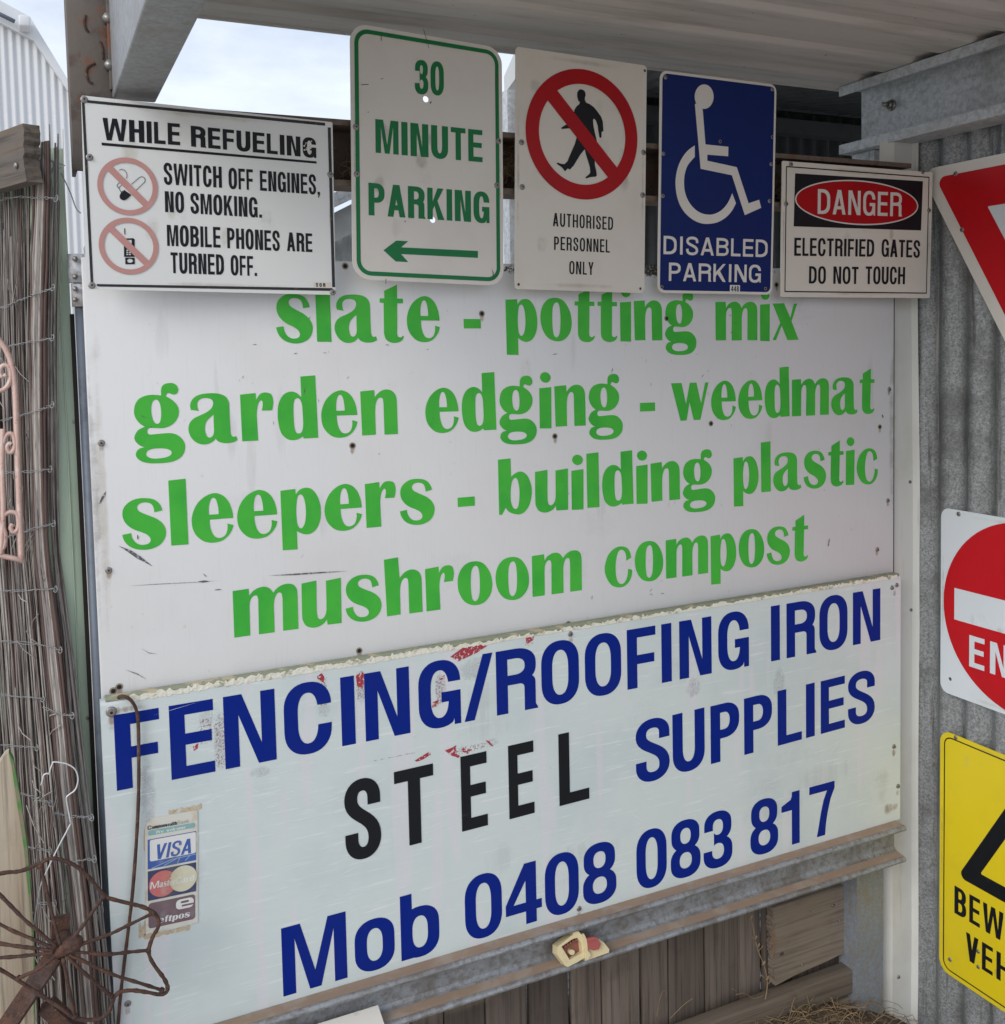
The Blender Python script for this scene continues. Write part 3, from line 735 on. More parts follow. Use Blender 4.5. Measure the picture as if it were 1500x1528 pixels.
# scuffs and scratches on the white board
M_scuff = mat('black_scuff', (0.10, 0.10, 0.11), 0.7, layers=[((0.5, 0.5, 0.5), 260, 0.52, 0.62, 0.8)])
mb = MB()
for pts in ([(177, 814.5), (195, 821), (210, 830.5), (228, 845.5), (214, 838), (204, 833), (190, 823)], [(295, 868), (305, 866), (313, 867.5), (303, 869.5)], [(190, 874.6), (230, 871.6), (300, 868.2), (330, 866), (300, 868.7), (230, 872.3)],
            [(400, 859), (440, 856), (480, 853.5), (520, 852.2), (480, 855.3), (440, 858.2)], [(147, 752), (152, 741), (158, 733), (157, 739), (150, 751)], [(303, 856), (307, 858), (308, 861), (305, 859)],
            [(210, 967), (222, 974), (236, 976), (222, 975)], [(186, 999), (205, 1005), (219, 1014), (204, 1006.4)], [(320, 880), (328, 879), (331, 880), (322, 881)], [(970, 887), (973, 886), (974, 888)], [(985, 885.6), (990, 885), (992, 886)],
            [(1237, 805), (1239, 803), (1237, 815), (1235.5, 815.5)], [(1316, 620), (1317, 618), (1319, 622), (1317.5, 624)], [(205, 797.5), (207, 801), (206, 806), (204.6, 803)]):
    flat_part('scuff_mark', [('+', pxl(pU, pts, .0009))], M_scuff, oU, .0009)
for i in range(70):
    u_, v_ = random.uniform(150, 1325), random.uniform(455, 940 if i % 2 else 640)
    x, z = pU.at(u_, v_); 
    if z < .05: continue
    q = random.uniform(.0004, .0016); a = random.uniform(0, 3); l = q * random.uniform(1, 5)
    c_, s_ = math.cos(a), math.sin(a)
    add_flat(mb, [('+', [(x - l * c_, z - l * s_), (x + q * s_ * .5, z - q * c_ * .5), (x + l * c_, z + l * s_), (x - q * s_ * .5, z + q * c_ * .5)])], .0009)
mb.build('dirt_specks', M_scuff, oU, fix=False)['kind'] = 'stuff'

# grime, rust bleeding from the fixings and runs on the white board
ko = [.00025]
def so():
    ko[0] += .000004; return ko[0]
for u_, v_ in ((151, 661), (162, 851), (1327, 581), (1325, 747), (1309, 820), (719, 468), (526, 665), (828, 651), (536, 971), (848, 931), (178, 1025), (1158.7, 425), (1313, 637)):
    x, z = pU.at(u_, v_)
    stain(oU, ST_RUST, x - .009, z - .022, x + .009, z + .009, so(), 'rust_stain')
stain(oU, ST_YELL, .0006, .002, .030, .752, so(), 'edge_grime', nx=6, nz=20)
stain(oU, ST_DIRT, -.01, .002, .016, .752, so(), 'edge_grime', nx=6, nz=20)
stain(oU, ST_DIRT, 1.745, .002, 1.78, .752, so(), 'edge_grime', nx=6, nz=20)
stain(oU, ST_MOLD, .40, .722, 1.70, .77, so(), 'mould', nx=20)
stain(oU, ST_YELL, .0, -.02, 1.0, .05, so(), 'edge_grime', nx=20)
stain(oU, ST_DIRT, .0, .0, .16, .05, so(), 'edge_grime')
rg = random.Random(77)
for i in range(11):
    x, z = rg.uniform(.05, 1.7), rg.uniform(.35, .72); l = rg.uniform(.12, .34)
    stain(oU, ST_RUN, x, max(.01, z - l), x + rg.uniform(.012, .05), z, so(), 'water_run', nz=14)
for i in range(9):
    x, z = rg.uniform(.05, 1.6), rg.uniform(.05, .6)
    stain(oU, ST_CHALK, x, z, x + rg.uniform(.08, .25), z + rg.uniform(.05, .16), so(), 'chalky_patch')

# ------------------------------------------------------------------ the lower tray-shaped board with blue lettering
zT1, zT0 = ZC + at(750, 953)[2] - ZC, at(1344, 1222)[2]
zT1 = (at(300, 1025)[2] + at(1200, 882)[2]) / 2
xT0, xT1 = at(152, 1100)[0], at(1344, 1000)[0]
pT = Plane((xT0, 0, zT0), (1, 0, 0))
oT = root('sign_board', 'brushed pale grey board with blue fencing and roofing iron lettering and a phone number', 'sign board', mat=pT.mat())
WT, HT = xT1 - xT0, zT1 - zT0
mb = MB()
prof = [(.020, HT), (.006, HT), (.0018, HT - .0018), (0, HT - .006), (0, 0), (.020, 0)]
mb.sweep(prof, 0, WT, 'X')
mb.build('panel', M_tray, oT)
v = lambda k: (lambda u_: k[0] + k[1] * (u_ - 176))
fb = ln(pT, (176, 1180), (1313, 955), .0006); fc = ln(pT, (170.7, 1067.2), (1314, 877.7), .0006)
vm = lambda u_: 1123 - .182 * (u_ - 176)
oF = .0006
F1 = [('F', 172, 239), ('E', 253.9, 319.5), ('N', 334.7, 411.2), ('C', 424, 494.7), ('I', 508.8, 530), ('N', 544.7, 611.3), ('G', 624.7, 687.3), ('/', 692.5, 736), ('R', 740.7, 800), ('O', 808, 864), ('O', 873, 927), ('F', 936, 978.6),
      ('I', 987, 1002.7), ('N', 1014, 1062), ('G', 1072, 1117.7), ('I', 1150.7, 1164), ('R', 1174, 1216.7), ('O', 1223, 1265), ('N', 1273, 1314)]
for i0, i1 in ((0, 7), (7, 8), (8, 15), (15, 19)):
    letters(oT, M_blue, oF, fb, fc, ltr(pT, oF, F1[i0:i1], vm), .195, .152)
F2 = [('S', 949, 999.3), ('U', 1004, 1051.7), ('P', 1060.7, 1103.3), ('P', 1110.7, 1152.3), ('L', 1160.7, 1196.7), ('I', 1202.3, 1216.7), ('E', 1225, 1261), ('S', 1265.7, 1305.7)]
letters(oT, M_blue, oF, ln(pT, (1062.7, 1140), (1226.7, 1095), oF), ln(pT, (1060, 1054), (1225, 1016.5), oF), ltr(pT, oF, F2, lambda u_: 1098 - .255 * (u_ - 1062)), .20, .152)
F3 = [('S', 514.7, 568), ('T', 589.3, 647.5), ('E', 688.3, 727), ('E', 759.2, 796.8), ('L', 834.1, 878.7)]
letters(oT, M_black, .0010, ln(pT, (613.9, 1261.2), (839, 1202), oF), ln(pT, (589.3, 1152), (834, 1095.9), oF), ltr(pT, oF, F3, lambda u_: 1207 - .245 * (u_ - 602)), .165, .155)
F4 = [('M', 421.2, 517.2), ('o', 529.2, 588.5), ('b', 598, 655.2), ('0', 694, 749), ('4', 754.6, 808.4), ('0', 813.4, 863.7), ('8', 870, 919.7), ('0', 950, 995), ('8', 1001, 1045.4), ('3', 1050, 1093), ('8', 1120, 1161.4), ('1', 1166.5, 1193.5), ('7', 1208, 1245.7)]
for i0, i1 in ((0, 3), (3, 7), (7, 10), (10, 13)):
    letters(oT, M_blue, oF, ln(pT, (425.3, 1486.8), (1218.7, 1249.7), oF), ln(pT, (421.2, 1385.3), (1208.6, 1175), oF), ltr(pT, oF, F4[i0:i1], lambda u_: 1436 - .2825 * (u_ - 423)), .185, .148)
screws(oT, pT, 0, [(851, 946), (1331, 877), (1338, 873), (1334, 1114), (1340, 1173), (864, 1356), (190.7, 1497.5)])
screws(oT, pT, 0, [(166, 1062)], ME_BIG)
# ragged dried filler along the top edge of the tray
M_filler = mat('dried_cream_filler', (0.74, 0.72, 0.62), 0.85, layers=[((0.50, 0.36, 0.20), 30, 0.56, 0.68, 0.8), ((0.30, 0.31, 0.22), 45, 0.56, 0.66, 0.85)], bump=(120, 0.8, 0.004))
M_olive = mat('olive_edge', (0.25, 0.27, 0.19), 0.8, layers=[((0.5, 0.42, 0.28), 25, 0.52, 0.62, 0.8)])
mb = MB(); mb.box(0.008, .0005, HT - .0005, WT - .004, .0195, HT + .0055, .001, 1)
rg = random.Random(5)
top, bot = [], []
x = .045
while x < WT - .01:
    k = 1.0 if x < .62 else (0.35 + .5 * (rg.random() > .55) if x < 1.3 else .7)
    top.append((x, HT + (.0045 * k + rg.uniform(-.0035, .0025)))); bot.append((x, HT - .0035 - rg.uniform(0, .0035) * (1 if x < .7 else .5)))
    x += rg.uniform(.0015, .0085)
thick([('+', bot + top[::-1])], .0010, -.001, mb, 0)
mb.build('filler_bead', [M_filler, M_olive], oT)
# old red paint showing through
M_oldred = mat('old_red_paint', (0.36, 0.03, 0.05), 0.6, layers=[((0.62, 0.62, 0.62), 170, 0.54, 0.60, 1.0)])
M_ghost = mat('ghost_of_old_paint', (0.60, 0.625, 0.64), 0.5, layers=[((0.60, 0.675, 0.68), 35, 0.42, 0.60, 1.0), ((0.30, 0.06, 0.08), 240, 0.665, 0.69, 0.8)])
mb = MB()
for pts in ([(672, 980), (690, 967), (712, 960), (726, 958), (727, 964), (712, 974), (695, 982), (684, 987)], [(784, 952), (790, 947), (797, 947), (796, 955), (786, 961)], [(619, 1135), (630, 1128), (641, 1121.5), (643, 1126), (632, 1133), (622, 1137)],
            [(664, 1120), (672, 1127), (684, 1131), (687, 1128), (680, 1124), (681, 1112), (674, 1116)], [(689, 1112), (696, 1121), (701, 1117), (704, 1119), (698, 1125), (690, 1122)], [(724, 1104), (730, 1106), (737, 1114), (733, 1113)],
            [(473, 1010), (480, 1004), (484, 1010), (483, 1019), (474, 1013)], [(531, 1008), (542, 1002), (544, 1014), (541, 1028), (533, 1024)], [(288, 1114), (296, 1109), (295, 1117), (289, 1121)], [(655, 1012), (664, 1007), (663, 1013), (657, 1015)], [(646, 1048), (655, 1044), (651, 1055), (645, 1056)]):
    flat_part('paint_remnant', [('+', pxl(pT, pts, .0004))], M_oldred, oT, .0004)
# bright hairline scratches rubbed across the tray
mb = MB(); rg = random.Random(21)
for i in range(170):
    cl = rg.choice([(470, 1215), (640, 1215), (380, 1180), (820, 1190), (1120, 1180), (1210, 1190), (300, 1080), (900, 1130), (560, 1345), (1180, 1090), (250, 1460), (1000, 1180)])
    u_, v_ = rg.gauss(cl[0], 70), rg.gauss(cl[1], 26)
    x, z = pT.at(u_, v_)
    if not (.02 < x < WT - .03 and .02 < z < HT - .02): continue
    a = rg.gauss(.06, .10) if rg.random() < .8 else rg.uniform(-.7, .7)
    l = rg.uniform(.006, .040); q = rg.uniform(.0002, .00055)
    c_, s_ = math.cos(a), math.sin(a)
    if x - l < .003 or x + l > WT - .003: continue
    add_flat(mb, [('+', [(x - l * c_, z - l * s_), (x + q * s_, z - q * c_), (x + l * c_, z + l * s_), (x - q * s_, z + q * c_)])], .00042 if i % 17 else .0008)
mb.build('scratch', mat('bright_scratch', (0.80, 0.83, 0.84), 0.35, 0.0), oT, fix=False)['kind'] = 'stuff'

# stains on the tray
ko[0] = .00015
pstain(oT, pT, ST_YELL, 1285, 1120, 1349, 1226, so(), core=.1)
pstain(oT, pT, ST_RUST, 1305, 1185, 1350, 1228, so(), core=.3)
pstain(oT, pT, ST_DIRT, 150, 1046, 190, 1110, so())
pstain(oT, pT, ST_YELL, 350, 1450, 900, 1560, so(), nx=20)
pstain(oT, pT, ST_YELL, 205, 1180, 330, 1420, so(), core=.2)
pstain(oT, pT, ST_RUST, 150, 1040, 240, 1075, so(), core=.2)
for u_, v_ in ((166, 1070), (851, 952), (1335, 882), (1334, 1120), (1340, 1180), (864, 1362), (191, 1503)):
    x, z = pT.at(u_, v_); stain(oT, ST_RUST, x - .010, z - .020, x + .010, z + .010, so(), 'rust_stain')
for q in ((207, 1105, 235, 1260), (316, 1035, 342, 1180), (529, 995, 548, 1065), (645, 990, 670, 1066), (290, 1050, 325, 1095), (675, 965, 740, 1030), (365, 1135, 412, 1170), (470, 1038, 498, 1080), (720, 1095, 750, 1120), (1150, 980, 1175, 1060), (1020, 1000, 1050, 1050)):
    pstain(oT, pT, ST_GHOST, *q, so(), name='faded_patch', core=.5)
for q in ((318, 1040, 340, 1175), (530, 985, 546, 1060), (646, 1000, 668, 1066), (292, 1055, 322, 1125), (470, 995, 492, 1070), (655, 1100, 745, 1135), (520, 1115, 650, 1145), (780, 940, 800, 970)):
    pstain(oT, pT, ST_SPECK, *q, so(), name='paint_specks', core=.65)
rg = random.Random(78)
for i in range(12):
    x, z = rg.uniform(.05, 1.5), rg.uniform(.03, .45)
    stain(oT, rg.choice([ST_CHALK, ST_CHALK, ST_RUN]), x, z, x + rg.uniform(.1, .35), z + rg.uniform(.05, .14), so(), 'rubbed_patch')

# ------------------------------------------------------------------ card-payment sticker
k1, k2, k3, k4 = [at(*q, -.0016) for q in ((212.4, 1224.5), (291.8, 1208.7), (298.3, 1377.8), (220.6, 1393))]
ctr = (k1 + k2 + k3 + k4) / 4
pS = Plane(ctr, (k2 + k3 - k1 - k4), (k1 + k2 - k3 - k4))
sw, sh = np.linalg.norm(k2 + k3 - k1 - k4) / 2, np.linalg.norm(k1 + k2 - k3 - k4) / 2
oS = root('sticker', 'peeling sun-faded card payment sticker on the pale grey board beside the rusty rod', 'sticker', mat=pS.mat())
fx = lambda a: (a - .5) * sw
fz = lambda b: (.5 - b) * sh
mb = MB()
rg = random.Random(3)
edge = [(fx(0), fz(.08)), (fx(.03), fz(.03)), (fx(.14), fz(.0)), (fx(1), fz(0)), (fx(1), fz(.99))] + [(fx(1 - .1 * i), fz(1.0 + rg.uniform(-.012, .012))) for i in range(1, 10)] + [(fx(0.01), fz(1))]
thick([('+', edge)], 0, -.0008, mb)
mb.build('backing', mat('sticker_paper', (0.64, 0.63, 0.57), 0.5, layers=[((0.50, 0.42, 0.30), 22, 0.5, 0.68, 0.8)]), oS)
glues = []
for (a0, b0, a1, b1, n) in ((.45, -.055, 1.08, .004, 16), (-.02, .985, .85, 1.05, 16), (-.12, .86, .0, 1.03, 8), (-.02, .03, .02, .30, 8)):
    lo = [(fx(a0 + (a1 - a0) * i / n), fz(b0 + rg.uniform(0, .45) * (b1 - b0))) for i in range(n + 1)]; hi = [(fx(a0 + (a1 - a0) * i / n), fz(b1 - rg.uniform(0, .2) * (b1 - b0))) for i in range(n + 1)]
    glues.append(lo + hi[::-1])
M_glue = (mat('old_glue', (0.52, 0.42, 0.29), 0.6, layers=[((0.36, 0.26, 0.15), 90, 0.5, 0.65, 0.8), ((0.6, 0.64, 0.62), 60, 0.56, 0.66, 0.8)]))
for q in glues: flat_part('glue_stain', [('+', q)], M_glue, oS, -.0010)
D1 = .0004; D2 = .0007; D3 = .0010
M_teal = mat('faded_teal', (0.22, 0.42, 0.42), 0.5)
M_navy = mat('faded_navy', (0.045, 0.055, 0.13), 0.45, layers=[((0.16, 0.18, 0.24), 60, 0.56, 0.7, 0.6)])
M_cblue = mat('card_blue', (0.045, 0.11, 0.37), 0.45, layers=[((0.10, 0.18, 0.42), 60, 0.52, 0.7, 0.7)])
M_plum = mat('faded_plum', (0.165, 0.11, 0.13), 0.45, layers=[((0.22, 0.15, 0.17), 40, 0.5, 0.7, 0.7)])
M_cred = mat('card_red', (0.56, 0.155, 0.155), 0.45, layers=[((0.62, 0.24, 0.22), 60, 0.5, 0.7, 0.6)])
M_ccream = mat('card_cream', (0.62, 0.60, 0.45), 0.5)
M_ink = mat('white_ink', (0.70, 0.70, 0.68), 0.5)
f_b = flat_part('blue_frame', [('+', R(fx(.05), fz(.437), fx(.97), fz(.18)))], M_cblue, oS, D1)
f_w = flat_part('white_field', [('+', rloop(fx(.09), fz(.372), fx(.965), fz(.186), .003))], M_ink, oS, D2)
f_t = flat_part('teal_band', [('+', rloop(fx(.06), fz(.147), fx(.95), fz(.104), .003))], M_teal, oS, D1)
f_n = flat_part('navy_field', [('+', R(fx(.05), fz(.712), fx(.97), fz(.455)))], M_navy, oS, D1)
f_p = flat_part('plum_field', [('+', rloop(fx(.06), fz(.955), fx(.95), fz(.735), .005))], M_plum, oS, D1)
rcx = sh * .113
f_r = flat_part('red_disc', [('+', circ(fx(.33), fz(.585), rcx))], M_cred, oS, D2)
flat_part('cream_disc', [('+', circ(fx(.72), fz(.575), rcx))] + [('-', R(fx(.4), fz(.50 + .03 * i), fx(.49), fz(.514 + .03 * i))) for i in range(6)], M_ccream, oS, D2 + .0002)
hl = lambda b0, b1: ([(fx(0), fz(b0)), (fx(1), fz(b0))], [(fx(0), fz(b1)), (fx(1), fz(b1))])
b_, c_ = hl(.365, .235); letters(f_w, M_cblue, D3, b_, c_, spread('VISA', fx(.17), fx(.87), gap=.06), .17, .14, shear=.18)
b_, c_ = hl(.094, .071); letters(oS, M_black, D2, b_, c_, spread('ommonwealth', fx(.13), fx(.60), 'flared', .1), alphabet='flared')
b_, c_ = hl(.094, .060); letters(oS, M_black, D2, b_, c_, [('C', fx(.05), fx(.12))], .16, .14)
mp_ = mat('faded_print', (0.44, 0.43, 0.40), 0.5)
letters(oS, mp_, D2, b_, c_, [('B', fx(.61), fx(.665))], .15, .14)
b_, c_ = hl(.094, .071); letters(oS, mp_, D2, b_, c_, spread('an', fx(.675), fx(.78), 'flared', .1) + [('l', fx(.79), fx(.80)), ('x', fx(.80), fx(.83))], alphabet='flared')
b_, c_ = hl(.140, .121); letters(f_t, M_ink, D2, b_, c_, spread('e', fx(.30), fx(.35), 'flared') + spread('welcome', fx(.40), fx(.77), 'flared', .1), alphabet='flared')
b_, c_ = hl(.140, .112); letters(f_t, M_ink, D2, b_, c_, [('W', fx(.20), fx(.29))], .17, .15)
b_, c_ = hl(.612, .552); letters(f_n, M_ink, D3, b_, c_, [('M', fx(.09), fx(.25)), ('C', fx(.58), fx(.67))], .17, .15, shear=.12)
b_, c_ = hl(.612, .572); letters(f_n, M_ink, D3, b_, c_, spread('aster', fx(.26), fx(.57), 'flared', .06) + spread('ard', fx(.68), fx(.92), 'flared', .06), alphabet='flared', shear=.12)
b_, c_ = hl(.838, .755); flat_part('letter', [('+', rr(fx(.58), fz(.842), fx(.92), fz(.755), [(.008, .007)] * 4)), ('-', rr(fx(.67), fz(.792), fx(.83), fz(.773), [(.003, .002)] * 4)), ('-', R(fx(.69), fz(.822), fx(.95), fz(.806)))], M_ink, f_p, D2)
b_, c_ = hl(.925, .885); letters(f_p, M_ink, D2, b_, c_, spread('eftpos', fx(.24), fx(.84), 'flared', .05), alphabet='flared', shear=.15)
"""swoosh lines on the blue strip"""
mb = MB()
for a0, b0, a1, b1 in ((.12, .43, .5, .385), (.35, .425, .62, .38), (.6, .43, .66, .375), (.75, .42, .85, .38), (.5, .385, .96, .378)):
    add_flat(mb, [('+', [(fx(a0), fz(b0)), (fx(a0 + .01), fz(b0 + .006)), (fx(a1 + .01), fz(b1 + .006)), (fx(a1), fz(b1))])], D2 + .00005 * len(mb.f))
mb.build('pale_lines', mat('pale_blue_ink', (0.28, 0.42, 0.6), 0.5), f_b, fix=False)
stain(oS, ST_YELL, fx(.0), fz(1), fx(1), fz(0), .0016, 'yellowing', core=.1)
for i in range(7):
    a_, b_ = random.Random(i).uniform(.05, .8), random.Random(i + 50).uniform(.2, .9)
    stain(oS, ST_CHALK, fx(a_), fz(b_ + .08), fx(a_ + .25), fz(b_ - .06), .0017 + i * .00001, 'bleached_patch')

# ------------------------------------------------------------------ the five signs screwed to the rail
def pose(cx, cz, roll, yaw, pitch, y=-.012):
    r_, y_, p_ = map(math.radians, (roll, yaw, pitch))
    Ry = np.array([[math.cos(r_), 0, math.sin(r_)], [0, 1, 0], [-math.sin(r_), 0, math.cos(r_)]])
    Rz = np.array([[math.cos(y_), -math.sin(y_), 0], [math.sin(y_), math.cos(y_), 0], [0, 0, 1]])
    Rx = np.array([[1, 0, 0], [0, math.cos(p_), -math.sin(p_)], [0, math.sin(p_), math.cos(p_)]])
    Q = Rz @ Rx @ Ry
    return Plane((cx, y, cz + ZC), Q[:, 0], Q[:, 2])

def sign(name, label, pl, w, h, m, r=0.012, holes=(), th=.0016, edge=None):
    o = root(name, label, 'sign', mat=pl.mat(), group='row of small signs screwed to the rail')
    weather(o, w, h)
    mb = MB()
    thick([('+', rloop(-w / 2, -h / 2, w / 2, h / 2, r))] + [('-', circ(x, z, q, n=24)) for x, z, q in holes], 0, -th, mb)
    mb.build('panel', m, o)
    return o

OF = .0005
SEED = [0]
def weather(o, w, h, y=0.0):
    """grime along the edges, rust by the fixings, runs: each sign its own"""
    SEED[0] += 1; rg = random.Random(100 + SEED[0]); k = .00012
    for m, q in ((ST_YELL, (-w / 2, -h / 2 - .01, w / 2, -h / 2 + .02)), (ST_DIRT, (-w / 2 - .008, -h / 2, -w / 2 + .012, h / 2)), (ST_DIRT, (w / 2 - .012, -h / 2, w / 2 + .008, h / 2)), (ST_YELL, (-w / 2, h / 2 - .022, w / 2, h / 2 + .01))):
        q = (max(q[0], -w / 2 + .001), max(q[1], -h / 2 + .001), min(q[2], w / 2 - .001), min(q[3], h / 2 - .001))
        stain(o, m, *q, k, 'edge_grime', core=.2, nx=10, nz=10); k += .000006
    for i in range(7):
        x, z = rg.uniform(-w / 2 + .01, w / 2 - .07), rg.uniform(-h / 2 + .02, h / 2 - .08)
        stain(o, rg.choice([ST_RUN, ST_DIRT, ST_YELL, ST_CHALK]), x, z, x + rg.uniform(.02, .06), z + rg.uniform(.04, .075), k, 'grime_patch'); k += .000006
def txt(o, pl, m, lines, s, h, off=OF, o0=(0, 0), sc=1.0, gap=.10):
    """lines: (text, bottom-left, bottom-right, top-left) measured on the picture"""
    for t_, a, b, c in lines:
        f = lambda q: (o0[0] + q[0] / sc, o0[1] + q[1] / sc)
        base, cap, it = word(pl, off, t_, f(a), f(b), f(c), gap)
        letters(o, m, off, base, cap, it, s, h)

# --- refuelling
p = pose(.2923, .2470, 1.08, 2.56, -.91); w, h = .4059, .3003
o = sign('refuelling_sign', 'white refuelling sign with two faded red prohibition circles, no smoking and no phones', p, w, h, M_sign_r, .003, th=.002)
Z = 2.8846
txt(o, p, M_black, [('WHILE', (445, 602), (776, 625), (433, 505)), ('REFUELING', (823, 630), (1362, 680), (820, 540))], .235, .165, sc=Z, gap=.09)
txt(o, p, M_black, [('SWITCH', (706, 793), (956, 808), (705, 700)), ('OFF', (985, 812), (1090, 818), (984, 722)), ('ENGINES,', (1120, 820), (1378, 838), (1119, 733)),
                    ('NO', (711, 912), (793, 916), (707, 822)), ('SMOKING.', (821, 918), (1128, 937), (820, 830)), ('MOBILE', (720, 1058), (950, 1066), (714, 967)), ('PHONES', (979, 1068), (1205, 1080), (977, 980)),
                    ('ARE', (1236, 1080), (1345, 1085), (1234, 999)), ('TURNED', (736, 1175), (965, 1183), (723, 1085)), ('OFF.', (994, 1184), (1107, 1188), (992, 1098))], .19, .145, sc=Z, gap=.10)
flat_part('underline', [('+', pxl(p, [(437, 613), (1363, 694), (1363, 704), (438, 625)], OF, sc=Z))], M_black, o, OF)
mb = MB(); M_line = mat('black_border', (0.013, 0.012, 0.012), 0.45, layers=[((0.10, 0.07, 0.05), 40, 0.55, 0.7, 0.8)])
for q in ([(352, 436), (364, 437), (402, 1216), (390, 1216)], [(418, 1222), (1432, 1240), (1432, 1252), (424, 1233), (415, 1228)], [(376, 430), (1400, 528), (1400, 541), (376, 442)], [(1411, 548), (1424, 548), (1443, 1236), (1430, 1236)]):
    add_flat(mb, [('+', pxl(p, q, OF, sc=Z))], OF)
mb.build('border', M_line, o, fix=False)
def prohibition(o, p, m, cx, cz, R1, R2, bw, off, name='prohibition_circle', bev=None, ang=-45):
    a = math.radians(ang); c_, s_ = math.cos(a), math.sin(a); k = (R1 + R2) / 2
    bar = [(cx + k * x * c_ - y * s_, cz + k * x * s_ + y * c_) for x, y in ((-1, -bw / 2), (1, -bw / 2), (1, bw / 2), (-1, bw / 2))]
    flat_part(name, [('+', circ(cx, cz, R1)), ('-', circ(cx, cz, R2)), ('+', bar)], m, o, off)
cx, cz = p.at(190.8, 278.2); prohibition(o, p, M_pink, cx, cz, .0455, .0375, .0105, .0012)
cx2, cz2 = p.at(192.4, 367.2); prohibition(o, p, M_pink, cx2, cz2, .0450, .0370, .0105, .0012)
g = lambda pts: pxl(p, pts, .0008, (140, 230), 8.49)
mb = MB()
def line2(mb, pts, wd, off, closed=False):
    P = [np.array(q) for q in pts]
    for a, b in zip(P[:-1], P[1:]):
        d = b - a; l = np.linalg.norm(d)
        if l < 1e-6: continue
        d /= l; n = np.array([-d[1], d[0]]) * wd / 2
        mb.add([(q[0], -off, q[1]) for q in (a - n - d * wd * .3, b - n + d * wd * .3, b + n + d * wd * .3, a + n - d * wd * .3)], [[0, 1, 2, 3]])
        off += .000004
line2(mb, g([(480, 378), (585, 290), (612, 283), (640, 298), (652, 325), (645, 352), (540, 452)]), .0009, .0008)
line2(mb, g([(320, 205), (350, 190), (385, 200), (412, 230), (422, 265), (415, 305)]), .0008, .0009)
line2(mb, g([(335, 352), (298, 385), (295, 408), (318, 432), (345, 480), (395, 455)]), .0009, .00085)
line2(mb, g([(360, 385), (328, 412), (322, 430)]), .0009, .00087)
add_flat(mb, [('+', g([(345, 487), (395, 460), (475, 515), (430, 560), (400, 580), (370, 583), (340, 570), (326, 545), (330, 515)]))], .001)
mb.build('cigarette_symbol', M_black, o, fix=False)
mb = MB()
add_flat(mb, [('+', g([(385, 940), (397, 938), (400, 1015), (388, 1018)]))], .0008)
add_flat(mb, [('+', g([(380, 1068), (500, 1064), (518, 1080), (518, 1300), (384, 1300)])), ('-', g([(420, 1085), (480, 1085), (480, 1130), (420, 1130)]))] + [('-', g([(410 + 34 * i, 1208 + 26 * j), (436 + 34 * i, 1208 + 26 * j), (436 + 34 * i, 1226 + 26 * j), (410 + 34 * i, 1226 + 26 * j)])) for i in range(2) for j in range(3)], .0008)
add_flat(mb, [('+', g([(398, 1310), (518, 1312), (520, 1392), (400, 1395)])), ('-', g([(418, 1350), (435, 1328), (458, 1324), (482, 1330), (498, 1350), (484, 1370), (458, 1376), (434, 1370)]))], .0008)
mb.build('phone_symbol', M_black, o, fix=False)
x0, z0 = p.at(1350 / Z, 1246 / Z); x1, z1 = p.at(1424 / Z, 1216 / Z)
f_m = flat_part('maker_tag', [('+', R(x0, z0, x1, z1))], M_sign_a, o, .0004)
letters(f_m, M_black, .0008, [(x0, z0 + .005), (x1, z0 + .005)], [(x0, z1 - .0015), (x1, z1 - .0015)], [('S', x0 + .004, x0 + .008), ('O', x0 + .0105, x0 + .0145), ('R', x0 + .017, x0 + .021)], .25, .2)
screws(o, p, 0, [(362 / Z, 428 / Z), (385 / Z, 677 / Z), (1422 / Z, 752 / Z), (395 / Z, 1228 / Z), (1432 / Z, 1258 / Z)])
mb = MB(); rg = random.Random(8)
xa, za = p.at(1330 / Z, 630 / Z)
for i in range(26):
    a, b = xa + rg.gauss(0, .006), za + rg.gauss(0, .009); q = rg.uniform(.0006, .0022)
    add_flat(mb, [('+', [(a - q, b), (a, b - q * rg.uniform(.5, 1.5)), (a + q, b), (a + .3 * q, b + q * rg.uniform(.5, 1.5))])], .0010 + i * .000004)
mb.build('peeled_spot', M_sign_a, o, fix=False)

# --- thirty minute parking
p = pose(.6735, .3372, 1.84, 2.64, -1.91); w, h = .2984, .4455; Z = 3.0; O0 = (500, 0)
hl_ = [tuple(p.at(500 + 407 / Z, 443 / Z)) + (.0058,), tuple(p.at(500 + 438 / Z, 983 / Z)) + (.0058,)]
o = sign('parking_sign', 'white thirty minute parking sign with green border and left arrow', p, w, h, M_sign_w, .032, hl_, .0022)
flat_part('border', [('+', rloop(-w / 2 + .0075, -h / 2 + .0075, w / 2 - .0075, h / 2 - .0075, .026)), ('-', rloop(-w / 2 + .0150, -h / 2 + .0150, w / 2 - .0150, h / 2 - .0150, .019))], M_pgreen, o, OF)
txt(o, p, M_pgreen, [('30', (358, 418), (488, 427), (358, 268)), ('MINUTE', (182, 683), (661, 726), (180, 532)), ('PARKING', (151, 963), (692, 999), (148, 817))], .205, .155, o0=O0, sc=Z, gap=.09)
flat_part('arrow', [('+', pxl(p, [(217, 1120), (274, 1077), (328, 1079), (296, 1107), (640, 1123), (640, 1154), (296, 1137), (328, 1173), (272, 1170)], OF, O0, Z))], M_pgreen, o, OF)
screws(o, p, 0, [(500 + 93 / Z, 569 / Z), (500 + 97 / Z, 780 / Z), (500 + 732 / Z, 631 / Z), (500 + 724 / Z, 830 / Z)])
mb = MB()
